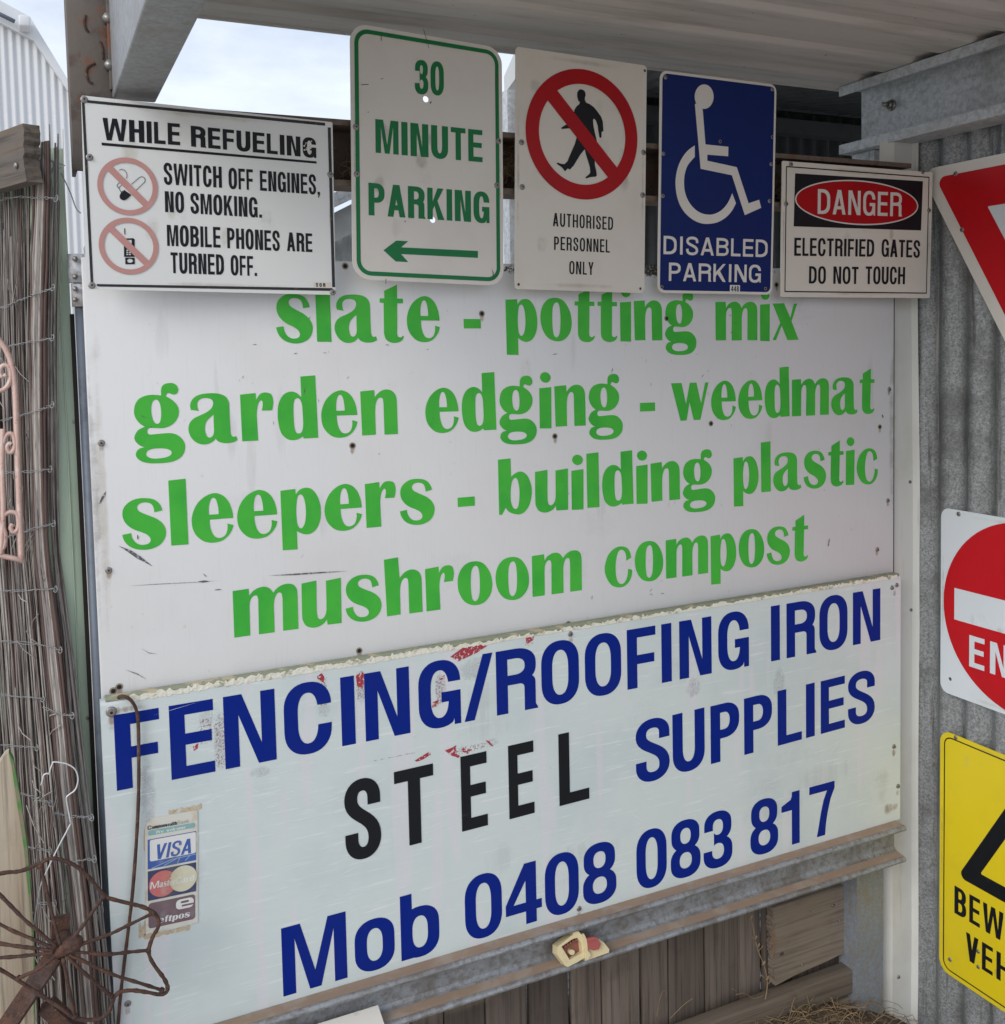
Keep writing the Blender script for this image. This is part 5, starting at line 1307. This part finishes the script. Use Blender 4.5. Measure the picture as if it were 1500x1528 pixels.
# soil heap and dry weeds
mb = MB(); n = 40
vs = []; rg = random.Random(31)
for j in range(n):
    for i in range(n):
        x = .9 + 1.04 * i / (n - 1); y = -.42 + .50 * j / (n - 1)
        hgt = .16 * max(0, 1 - ((x - 1.52) / .42) ** 2) * math.exp(-((y - .03) / .17) ** 2) + rg.uniform(-.005, .005)
        vs.append((x, y, max(.004, hgt)))
mb.add(vs, [[j * n + i, j * n + i + 1, (j + 1) * n + i + 1, (j + 1) * n + i] for j in range(n - 1) for i in range(n - 1)], 0, True)
meta(mb.build('soil_heap', M_soil), kind='structure')
mb = MB()
for i in range(420):
    x, y = rg.gauss(1.58, .13), rg.gauss(-.02, .06)
    if not (1.2 < x < 1.88) or y > .07: continue
    hgt = .16 * max(0, 1 - ((x - 1.52) / .42) ** 2) * math.exp(-((y - .03) / .17) ** 2)
    a = rg.uniform(0, 6.28); l = rg.uniform(.04, .14); el = rg.uniform(-.2, 1.1); P_ = []
    for t_ in np.linspace(0, 1, 7):
        P_.append((x + l * t_ * math.cos(a) * math.cos(el) + rg.uniform(-.004, .004), min(.07, y + l * t_ * math.sin(a) * math.cos(el) * .6), hgt + .004 + l * t_ * math.sin(el) - .07 * t_ * t_ * (el > .2) + rg.uniform(0, .004)))
    mb.tube(P_, rg.uniform(.0005, .0011), 4, 0, False)
o = mb.build('dry_weeds', M_straw)
meta(o, 'tangle of dry straw coloured weeds on the soil by the post foot', 'dry weeds', kind='stuff')
P_ = [at(*q, .055) for q in ((1120, 1368), (1124, 1382), (1128, 1405), (1132, 1420), (1140, 1440), (1145, 1462), (1144, 1482), (1140, 1500))]
mb = MB(); mb.tube(crspline(P_, 5), .0014, 5)
for q0, q1 in (((1132, 1420), (1139, 1411)), ((1128, 1405), (1122, 1398)), ((1145, 1462), (1136, 1455)), ((1145, 1470), (1152, 1462))):
    mb.tube([at(*q0, .055), at(*q1, .05)], .0009, 4)
for q in ((1131, 1412), (1139, 1438), (1145, 1460), (1127, 1400), (1120, 1370)):
    c = at(*q, .053); mb.tube([c - np.array([.003, 0, .003]), c + np.array([.004, 0, .002]), c + np.array([.006, 0, .006])], [.001, .003, .0006], 5)
meta(mb.build('dry_stalk', M_straw), 'single dry brown weed stalk standing against the palings', 'plant')
mb = MB()
for q in ([(1098, 1485), (1110, 1482), (1125, 1490), (1140, 1486)], [(980, 1518), (985, 1490), (991, 1478), (996, 1486)], [(1000, 1520), (1020, 1500), (1034, 1490)], [(1100, 1480), (1092, 1475)]):
    mb.tube(crspline([at(*k, .06) for k in q], 4), .0008, 4)
meta(mb.build('dry_stalk', M_straw), 'thin pale dry stems leaning low in front of the palings', 'plant')

# ------------------------------------------------------------------ mousetrap
tb_ = at(868, 1422, -.020)
o = root('mousetrap', 'cream plastic snap mousetrap with a red trigger on the beam flange', 'mousetrap', (tb_[0], -.022, ZC + zbm + fl + .0005))
M_trap = mat('cream_plastic', (0.66, 0.56, 0.33), 0.4, layers=[((0.55, 0.45, 0.25), 60, 0.5, 0.7, 0.5)])
M_trapred = mat('red_plastic', (0.36, 0.085, 0.075), 0.45)
M_traptooth = mat('brown_plastic', (0.24, 0.085, 0.055), 0.5)
pM = Plane((tb_[0], -.040, ZC + zbm + fl + .0005), (1, 0, 0), (0, .30, 1))
o.matrix_world = pM.mat()
g = lambda pts: pxl(pM, pts, 0, (780, 1250), 7.5)[::-1]
mb = MB()
thick([('+', g([(375, 1215), (470, 1140), (548, 1080), (555, 1045), (580, 1036), (612, 1044), (640, 1075), (680, 1130), (690, 1330), (600, 1385), (490, 1440), (465, 1430), (375, 1310)])), ('-', g([(420, 1212), (490, 1164), (545, 1128), (598, 1112), (640, 1175), (650, 1278), (512, 1362)]))], .006, -.016, mb)
jf = mb.build('jaw_frame', M_trap, o)
mb = MB(); thick([('+', g([(405, 1205), (545, 1115), (660, 1100), (660, 1285), (510, 1375)]))], -.006, -.012, mb)
rg = random.Random(6)
for i in range(5):
    thick([('+', g([(462 + 30 * i, 1236 - 19 * i), (492 + 30 * i, 1218 - 19 * i), (472 + 30 * i, 1190 - 17 * i)]))], .001 + .0001 * i, -.0055, mb)
mb.build('teeth', M_traptooth, jf)
mb = MB(); thick([('+', g([(545 + 32 * math.cos(a * .3927), 1280 + 30 * math.sin(a * .3927)) for a in range(16)]))], .003, -.0055, mb); mb.build('bait_cup', M_trap, jf)
mb = MB(); thick([('+', g([(655, 1060), (668, 1085), (688, 1130), (700, 1250), (735, 1300), (700, 1345), (676, 1345), (672, 1200), (640, 1075)]))], .012, .0062, mb); mb.build('centre_fin', M_trap, o)
mb = MB(); thick([('+', g([(692, 1375), (692, 1330), (735, 1298), (720, 1240), (800, 1160), (845, 1130), (900, 1170), (960, 1245), (955, 1282)]))], .004, -.018, mb); bs = mb.build('base', M_trap, o)
mb = MB(); thick([('+', g([(684, 1132), (700, 1108), (760, 1094), (800, 1104), (842, 1170), (822, 1232), (760, 1248), (702, 1228)]))], .013, .0042, mb)
thick([('+', g([(700, 1150), (780, 1130), (786, 1140), (702, 1166)]))], .0145, .0132, mb); mb.build('trigger_pedal', M_trapred, bs)

# ------------------------------------------------------------------ white plastic strip on the lower flange
c0 = at(566, 1500, -.02)
o = root('plastic_strip', 'dirty white plastic capping strip lying on the beam at the bottom edge', 'strip', (c0[0], -.024, ZC + zbm + fl + .003))
mb = MB()
sec = [(-.030, -.012), (-.033, .004), (-.030, .007), (.012, .024), (.014, .022), (.014, .020), (-.026, .003), (-.027, -.012)]
mb.sweep(sec, -.40, .0, 'X'); mb.build('capping', M_white, o)

# ------------------------------------------------------------------ white shed beyond the left fence
YS = 10.0
M_shedtrim = mat('white_shed_trim', (0.66, 0.68, 0.70), 0.45)
topln = [(-160, -50), (50, 62), (60, 76.5), (88, 117.5), (106, 144), (140, 194)]
tp = [at(*q, YS) for q in topln]
c0 = tp[0]
o = root('white_shed', 'white ribbed metal shed with a sloping roof edge beyond the brush fence', 'shed', (c0[0], YS, 0))
xs = np.arange(tp[0][0], tp[-1][0], .0762 / 8)
zz = np.interp(xs, [q[0] for q in tp], [q[2] for q in tp])
vs = [(x - c0[0], .012 * math.cos(2 * math.pi * i / 8), 0) for i, x in enumerate(xs)] + [(x - c0[0], .012 * math.cos(2 * math.pi * i / 8), z) for i, (x, z) in enumerate(zip(xs, zz))]
n = len(xs)
mb = MB(); mb.add(vs, [[i, i + 1, n + i + 1, n + i] for i in range(n - 1)], 0, True); mb.build('wall', M_shed, o)
mb = MB()
inn = [at(*q, YS - .03) for q in topln]
out_ = [at(*q, YS - .03) for q in ((-160, -84), (45, 27), (56, 46), (86, 95), (107, 130), (140, 184))]
for i in range(5):
    a, b, c, d = inn[i], inn[i + 1], out_[i + 1], out_[i]
    f = [(q[0] - c0[0], -.03 - .05, q[2]) for q in (a, b, c, d)]; g_ = [(q[0] - c0[0], .25, q[2]) for q in (a, b, c, d)]
    mb.add(f + g_, [[0, 1, 2, 3], [7, 6, 5, 4], [0, 4, 5, 1], [3, 2, 6, 7], [0, 3, 7, 4], [1, 5, 6, 2]])
mb.build('barge_capping', M_shedtrim, o)
mb = MB(); a = at(27, 26, YS - .2); b = at(46, 45, YS - .2)
mb.box(a[0] - c0[0], -.32, b[2], b[0] - c0[0], -.09, a[2], .02); mb.build('junction_box', M_shedtrim, o)
mb = MB(); mb.tube([(at(*q, YS - .15)[0] - c0[0], -.15, at(*q, YS - .15)[2]) for q in ((-60, -10), (0, 21), (22, 32))], .022, 8); mb.build('conduit', M_pipe, o)

# ------------------------------------------------------------------ brush fence running away on the left
dB = np.array([-.40, .915, 0]); dB /= np.linalg.norm(dB)
_e = at(88, 400, .0)
pBr = Plane((_e[0], 0, ZC), -dB)
fz_pts = [(-1.74, .022), (-1.15, .014), (-.95, .008), (-.75, -.006), (-.5, -.018), (-.32, -.030), (-.1, -.024), (.05, -.018), (.3, 0), (.6, .0)]
def edge_off(z):
    return float(np.interp(z, [a for a, b in fz_pts], [b for a, b in fz_pts]))
o = root('brush_fence', 'weathered brushwood fence of thin grey brown sticks bound with wire', 'fence', mat=pBr.mat())
rg = random.Random(17)
mb = MB()
for i in range(250):
    q = rg.random()
    s0 = -(.34 * q ** 1.0) ; depth = rg.uniform(-.012, .016)
    ztop = .20 + rg.uniform(-.02, .16); lean = rg.gauss(0, .016); rad = rg.choice([.0009, .0013, .0017, .0023]) * rg.uniform(.85, 1.15)
    ph = rg.uniform(0, 6.28); am = rg.uniform(.001, .009)
    kk = max(0.0, 1 - (-s0) / .16)
    if kk > .8: ztop = rg.uniform(.22, .36)
    P_ = []
    nz_ = 22
    for j in range(nz_ + 1):
        z = -1.74 + (ztop + 1.74) * j / nz_
        P_.append((min(edge_off(z) / .42 - .002 * (i % 4), s0 + edge_off(z) * (.35 + .65 * kk) / .42 + lean * (z + .9) + am * math.sin(z * 4.3 + ph) + rg.gauss(0, .0018)), depth + .004 * math.sin(z * 3 + ph * 2), z))
    rads = [rad * (1.15 - .5 * j / nz_) * rg.choice([1, 1, 1, .8, 1.25]) for j in range(nz_ + 1)]
    mb.tube(P_, rads, 5, rg.choices([0, 1, 2], [5, 2.6, 3])[0], False)
for i in range(330):  # the fence carries on, seen only from further left
    s0 = -rg.uniform(.32, 1.5); rad = rg.uniform(.0018, .0034); ln_ = rg.gauss(0, .014); ph = rg.uniform(0, 6.28)
    mb.tube([(s0 + ln_ * (z + .9) + .005 * math.sin(z * 4 + ph), rg.uniform(-.010, .012), z) for z in np.linspace(-1.74, rg.uniform(.16, .30), 9)], rad, 4, rg.choices([0, 1, 2], [5, 2.6, 3])[0], False)
# a few thicker stems along the open edge
for s0, rad, mi in ((-.004, .0028, 1), (-.012, .0024, 0), (.004, .0022, 1), (-.009, .0022, 2), (-.022, .0030, 2), (-.034, .0028, 1), (-.016, .0024, 0), (-.028, .0026, 0)):
    P_ = [(s0 + edge_off(z) / .42 + .002 * math.sin(z * 7 + s0 * 90) + rg.gauss(0, .001), -.010 + s0 * .1, z) for z in np.linspace(-1.74, .33 if s0 > -.015 else .28, 34)]
    mb.tube(P_, [rad * rg.uniform(.75, 1.25) for _ in P_], 7, mi, False)
for i in range(46):  # snapped side twigs
    z = rg.uniform(-1.2, .1); s0 = rg.uniform(-.2, -.07); l = rg.uniform(.02, .07)
    a = rg.uniform(-1.2, 1.2)
    mb.tube([(s0, -.014, z), (s0 + l * .5 * math.sin(a), -.020, z + l * .5 * math.cos(a)), (s0 + l * math.sin(a * 1.2), -.018, z + l * math.cos(a))], .0010, 4, rg.choice([0, 2]), False)
w_ = mb.build('brushwood', M_twig, o, fix=False)
w_['kind'] = 'stuff'
for k, row in enumerate(([(0, 300), (20, 294), (84, 296)], [(0, 460), (14, 455), (40, 443), (79, 429)], [(0, 520), (30, 513), (78, 504)], [(0, 628), (42, 617), (78, 604)], [(0, 706), (40, 704), (75, 700)], [(0, 806), (30, 795), (80, 781)], [(0, 883), (40, 881), (83, 879)],
            [(0, 957), (50, 961), (90, 970)], [(0, 1037), (50, 1042), (64, 1043)], [(64, 1056), (82, 1064), (108, 1068)], [(0, 1112), (55, 1116)], [(28, 1184), (55, 1192), (76, 1199)], [(34, 1264), (75, 1270)], [(80, 1214), (110, 1219), (137, 1220)], [(98, 1290), (118, 1285), (141, 1282)], [(56, 1349), (82, 1348)])):
    P_ = [pBr.at(*q, .018) for q in row]
    P_ = crspline([(a[0], 0, a[1]) for a in P_], 14)
    mb = MB()
    for ph in (0, math.pi):
        pts = []
        for j, q in enumerate(P_):
            t_ = j * .75 * (1 + .5 * math.sin(j * .31 + k)) + ph
            pts.append((q[0], -.017 - .0022 * math.cos(t_) + rg.gauss(0, .0003), q[2] + .0016 * math.sin(t_) + rg.gauss(0, .0004)))
        mb.tube(pts, .00055, 5, 0, False)
    e = P_[-1]
    mb.tube([(e[0] + .006 * math.cos(t_) , -.018 + .002 * t_ * .3, e[2] + .005 * math.sin(t_)) for t_ in np.linspace(-2.5, 2.6, 10)], .0007, 5, 0, False)
    mb.build('wire', M_wire, o)

# green steel sheet behind the brushwood and its post
o = root('green_fence', 'pale green steel fence panel showing through the brushwood sticks', 'fence', mat=pBr.mat())
mb = MB(); mb.box(-3.0, .034, -1.74, -.100, .038, .34, .0); mb.build('panel', M_greenp, o)
mb = MB()
oP = root('green_post', 'narrow pale green steel post between the brush fence and the white board', 'post', (.04, .075, 0))
xa = at(99.3, 330, .075)[0] - .04
mb.box(-.030, 0, 0, xa, .004, ZC + .335, .001); mb.box(xa - .004, .0042, 0, xa, .06, ZC + .335, .0005); mb.box(xa - .016, -.0025, 0, xa - .0135, -.0002, ZC + .335, .0008)
mb.build('channel', M_greenp, oP)
screws(oP, Plane((.04, .075, 0), (1, 0, 0)), .0003, [(112, 629), (132, 1071), (92, 871), (156, 1493)], k=.75)

# weathered timber rail across the top of the brush fence
o = root('timber_rail', 'weathered timber rail end with a nail crossing the top of the brush fence', 'timber', mat=pBr.mat())
e0, e1 = pBr.at(49, 186, .03), pBr.at(54, 272, .03)
mb = MB()
n = 14; rg = random.Random(23)
vs, fs = [], []
for j in range(n + 1):
    z = e1[1] + (e0[1] - e1[1]) * j / n
    xe_ = e0[0] + rg.uniform(-.006, .003)
    vs += [(-1.2, -.045, z), (xe_, -.045, z), (xe_ + rg.uniform(-.002, .003), -.020, z)]
for j in range(n):
    a = 3 * j; fs += [[a, a + 1, a + 4, a + 3], [a + 1, a + 2, a + 5, a + 4]]
fs += [[0, 2, 1], [3 * n, 3 * n + 1, 3 * n + 2]]
mb.add(vs, fs)
mb.build('board', wood('grey_rail_wood', (0.035, 0.03, 0.026), (0.13, 0.112, 0.097), (0.16, 0.11, 0.065), 'X', .8), o)
mb = MB(); q = pBr.at(25, 247, .046); mb.tube([(q[0], -.0455, q[1]), (q[0], -.049, q[1])], .0045, 10); mb.build('nail', M_screw, o)

# loose twisted tie wire by the rail end
mb = MB()
for q in ([(68, 234), (80, 241), (90, 244), (97, 247)], [(70, 258), (78, 252), (80, 244), (76, 240), (72, 246)], [(68, 256), (76, 258), (82, 252), (92, 250)], [(91, 258), (98, 272), (106, 290), (112, 307), (116, 314), (121, 318)]):
    mb.tube(crspline([at(*k, .03) for k in q], 5), .0010, 5, 0)
meta(mb.build('tie_wire', M_wire), 'twisted grey tie wire tangled between the timber rail end and the pipe', 'wire')

# ------------------------------------------------------------------ pipe and its clamp
xp = at(117, 460, .045)[0] + .004
o = root('steel_pipe', 'blue grey steel pipe standing along the left edge of the white board', 'pipe', (xp, .045, 0))
mb = MB(); mb.tube([(0, 0, z) for z in (0, 1.0, ZC + .16)], .0095, 18); mb.build('tube', M_pipe, o)
mb = MB(); mb.box(-.0165, .0155, 0, -.0100, .026, ZC + .065, .0); mb.build('dark_gap_strip', M_dark, o)  # black strip painting the shade between green post and pipe
o = root('pipe_clamp', 'weathered galvanised hinge clamp bolted round the blue grey pipe', 'clamp', (xp, .045, ZC + .1))
mb = MB()
zA, zB, zC_ = at(100, 378, .03)[2] - ZC - .1, at(103, 422, .03)[2] - ZC - .1, at(106, 457, .03)[2] - ZC - .1
mb.tube([(-.003, 0, zA), (-.003, 0, zB + .001)], .0145, 20); mb.tube([(0.000, 0, zB - .001), (0.000, 0, zC_)], .0135, 20)
mb.box(.008, -.016, zC_ - .004, .013, .0, zA + .012, .001)
mb.build('strap', galv('clamp_zinc', .58, (.3, .2, .14), .5, .6, 250, 0, .1), o)
mb = MB()
for v_ in (386, 413, 431, 447):
    c = at(112, v_, .028); mb.tube([(c[0] - xp, -.0135, c[2] - ZC - .1), (c[0] - xp, -.0215, c[2] - ZC - .1)], .0042, 6)
mb.build('bolt', M_screw, o)

# ------------------------------------------------------------------ pink wrought-iron scrollwork hanging at the left edge
o = root('iron_scrollwork', 'pink painted wrought iron scroll panel at the left edge of the brush fence', 'ornament', at(20, 830, -.005))
c = at(20, 830, -.005)
def rel(pts, y=-.005): return [at(*q, y) - c for q in pts]
mb = MB()
mb.tube(crspline(rel([(-60, 470), (-30, 478), (0, 509), (12, 528), (19, 552), (23, 590), (25, 640), (27, 700), (29, 760), (32, 836)]), 5), .0045, 4)
mb.tube(rel([(-80, 812), (0, 829), (20, 833), (36, 838)]), .0042, 4)
mb.tube(crspline(rel([(4, 640), (3, 700), (5, 760), (3, 800), (1, 828)]), 4), .0040, 4)
mb.build('frame', M_scroll, o)
for q in ([(-20, 575), (-8, 582), (4, 582), (13, 573), (16, 560), (14, 549), (7, 545), (1, 549), (0, 557), (4, 562), (9, 559)], [(3, 690), (3, 668), (8, 652), (14, 647), (20, 650), (22, 661), (20, 672), (14, 675), (10, 668), (13, 662), (17, 663)], [(5, 770), (10, 766), (18, 764), (26, 768), (28, 780), (26, 790), (20, 794), (16, 788), (19, 782)], [(-30, 765), (-14, 768), (-2, 774), (4, 785), (8, 800), (6, 815), (0, 822)]):
    mb = MB(); mb.tube(crspline(rel(q), 6), .0036, 4); mb.build('scroll', M_scroll, o)

# ------------------------------------------------------------------ pale plank with a green painted edge
M_plank = wood('pale_split_timber', (0.12, 0.085, 0.06), (0.50, 0.43, 0.33), (0.33, 0.24, 0.16), 'Z', .7)
M_mossgreen = mat('green_paint_edge', (0.09, 0.22, 0.06), 0.7, layers=[((0.24, 0.21, 0.14), 30, 0.44, 0.6, 0.9)])
pP = Plane(at(10, 1528, -.03), (1, 0, 0))
o = root('timber_plank', 'pale split plank with a green painted edge leaning in the lower left corner', 'plank', mat=pP.mat())
q_ = pxl(pP, [(-75, 1700), (-70, 1300), (-30, 1180), (8, 1126), (13, 1123), (18, 1145), (26, 1200), (36, 1265), (43, 1340), (50, 1424), (52, 1528), (60, 1700)], 0)
mb = MB(); thick([('+', q_[::-1])], 0, -.018, mb); mb.build('board', M_plank, o)
q_ = pxl(pP, [(13.6, 1123), (20, 1135), (32, 1200), (41, 1265), (47, 1340), (52, 1424), (53, 1530), (50.4, 1530), (49.8, 1424), (42.8, 1340), (35.6, 1265), (25.6, 1200), (17.8, 1145)], 0)
mb = MB(); thick([('+', q_)], .002, -.0178, mb); mb.build('painted_edge', M_mossgreen, o)
# bent white wire hooked over the brushwood
mb = MB(); P_ = [(61, 1172), (64, 1162), (65, 1157), (70, 1154), (73, 1155), (75, 1148), (78, 1140), (81, 1137), (96, 1139), (104, 1142), (112, 1148), (116.5, 1160), (115, 1172), (111, 1180), (103, 1186), (99, 1191), (101, 1205), (105, 1226), (104, 1232), (83, 1272), (61, 1320), (56, 1345), (52, 1368), (48, 1390), (46, 1420), (42, 1500)]
mb.tube(crspline([at(*q, -.02) for q in P_], 3), .0012, 6)
meta(mb.build('bent_wire', M_alu), 'shiny pale bent wire hooked loosely over the brush fence sticks', 'wire')
# thin cable with an oval tag beside the pipe
o = root('cable_tag', 'oval white tag with a dark arrow on thin wires beside the pipe', 'tag', at(145, 1360, .02))
c = at(145, 1360, .02)
mb = MB(); thick([('+', [(c2[0] - c[0], c2[2] - c[2]) for c2 in [at(145.5 + 9 * math.cos(a * .2618), 1357.5 + 14.5 * math.sin(a * .2618), .02) for a in range(24)]][::-1])], .004, 0, mb); mb.build('disc', M_ink, o)
mb = MB(); add_flat(mb, [('+', [(q[0] - c[0], q[2] - c[2]) for q in [at(*k, .02) for k in ((140, 1362), (146, 1359), (147, 1354), (149, 1360), (150, 1365), (147, 1362))]])], .0045); mb.build('arrow_mark', M_black, o, fix=False)
mb = MB()
for a, b in (((139, 1370), (120, 1480)), ((141, 1372), (124, 1500)), ((143, 1373), (128, 1528))):
    mb.tube(crspline([at(*a, .02) - c, at((a[0] + b[0]) / 2 + 1.5, (a[1] + b[1]) / 2, .02) - c, at(*b, .02) - c], 5), .0010, 5)
mb.build('thin_wire', M_wire, o)

# ------------------------------------------------------------------ rusty rod hooked over the tray
mb = MB()
P_ = [(176, 1046, .010), (176.5, 1042, .004), (180, 1039, -.004), (188, 1040, -.010), (197, 1047, -.011), (203.5, 1060, -.010), (206.3, 1080, -.009), (207, 1120, -.008), (207, 1180, -.008), (204.5, 1240, -.008), (200.5, 1300, -.008), (196, 1350, -.008), (190, 1400, -.008), (184, 1450, -.008), (179, 1495, -.009), (174, 1560, -.010)]
P_ = crspline([at(u_, v_, y_) for u_, v_, y_ in P_], 5); mb.tube(P_, [.0029 * random.uniform(.92, 1.08) for _ in P_], 10)
meta(mb.build('rusty_rod', M_rust), 'thin rusty steel rod hooked over the top left corner of the grey board', 'rod')

# ------------------------------------------------------------------ rusty spoked wheel with a wavy rim
YW = -.10
hub = at(92, 1414, YW - .01)
o = root('rusty_spoked_wheel', 'rusty spoked iron wheel with a wavy flower shaped rim at the lower left', 'wheel', hub)
def rw(u_, v_, y=YW): return at(u_, v_, y) - hub
rim = [(84, 1281.5), (98, 1285), (117, 1295), (136, 1313), (152, 1332), (160, 1339), (172, 1343), (192, 1348), (212, 1353), (228, 1361), (236.5, 1372), (236, 1384), (228, 1398), (222.5, 1416), (224, 1429), (232, 1443), (244, 1459), (250, 1472), (248, 1481), (237, 1484), (221, 1481), (198, 1478), (181, 1480), (171, 1487), (166.5, 1500), (161, 1512), (149, 1520), (128, 1522), (112, 1519), (96, 1508), (75, 1494), (53, 1480), (30, 1465), (0, 1447), (-22, 1440), (-38, 1432), (-50, 1412), (-48, 1396), (-56, 1372), (-66, 1350), (-58, 1338), (-40, 1332), (-20, 1318), (-6, 1306), (10, 1302), (30, 1300), (56, 1290), (72, 1282)]
mb = MB()
P_ = crspline([rw(*q) for q in rim], 4, True); P_.append(P_[0]); P_.append(P_[1])
mb.tube(P_, [.0031 * random.uniform(.84, 1.18) for _ in P_], 8, 0, False); mb.build('rim', M_rust, o)
for q in ((155, 1337), (230, 1362), (223, 1418), (243, 1478), (167, 1487), (112, 1518), (26, 1461), (-38, 1432), (-50, 1400), (-62, 1345), (-18, 1317), (60, 1290)):
    a = rw(*q); h_ = np.array([0, -.012, 0]); dd = a - h_; dd = dd / np.linalg.norm(dd)
    mid = (a + h_) / 2 + np.array([0, -.006, random.uniform(-.003, .003)])
    mb = MB(); P_ = crspline([h_ + dd * .012, mid * .5 + (h_ + dd * .012) * .5, mid, mid * .5 + a * .5, a], 5); mb.tube(P_, [.0027 * random.uniform(.8, 1.2) for _ in P_], 7); mb.tube([a - dd * .004, a + dd * .001], [.0046, .0040], 8); mb.build('spoke', M_rust, o)
mb = MB()
ax = rw(112, 1408, YW - .045); ax2 = rw(82, 1419, YW + .03)
hA, hB = rw(72, 1421, YW - .004), rw(121, 1404, YW - .020)
mb.tube([hA, hA * .9 + hB * .1, hA * .5 + hB * .5, hA * .1 + hB * .9, hB], [.009, .0125, .0135, .0115, .008], 12)
mb.tube([hA * .5 + hB * .5 + np.array([0, .03, 0]), hA * .5 + hB * .5 - np.array([0, .004, 0])], [.011, .0125], 10)
mb.build('hub', M_rust, o)
mb = MB()
a, b = rw(84, 1422, YW + .015), rw(8, 1535, YW + .03)
dd = (b - a) / np.linalg.norm(b - a); sd_ = np.cross(dd, np.array([0, 1, 0])); 
def bar(mb, a, b, wd, dp, tw=0.0):
    dd = (b - a) / np.linalg.norm(b - a); s1 = np.cross(dd, np.array([0, 1., 0])); s1 /= np.linalg.norm(s1); s2 = np.cross(dd, s1)
    s1, s2 = s1 * math.cos(tw) + s2 * math.sin(tw), s2 * math.cos(tw) - s1 * math.sin(tw)
    vs = [p_ + s1 * wd * i + s2 * dp * j for p_ in (a, b) for i, j in ((-1, -1), (1, -1), (1, 1), (-1, 1))]
    mb.add(vs, [[0, 1, 2, 3], [7, 6, 5, 4], [0, 4, 5, 1], [1, 5, 6, 2], [2, 6, 7, 3], [3, 7, 4, 0]])
bar(mb, a, b, .013, .010, .5)
bar(mb, rw(70, 1500, YW + .03), rw(120, 1545, YW + .04), .012, .010, .3)
bar(mb, rw(88, 1420, YW + .02), rw(91, 1366, YW + .03), .013, .004, .15)
mb.build('axle_bar', M_rust, o)
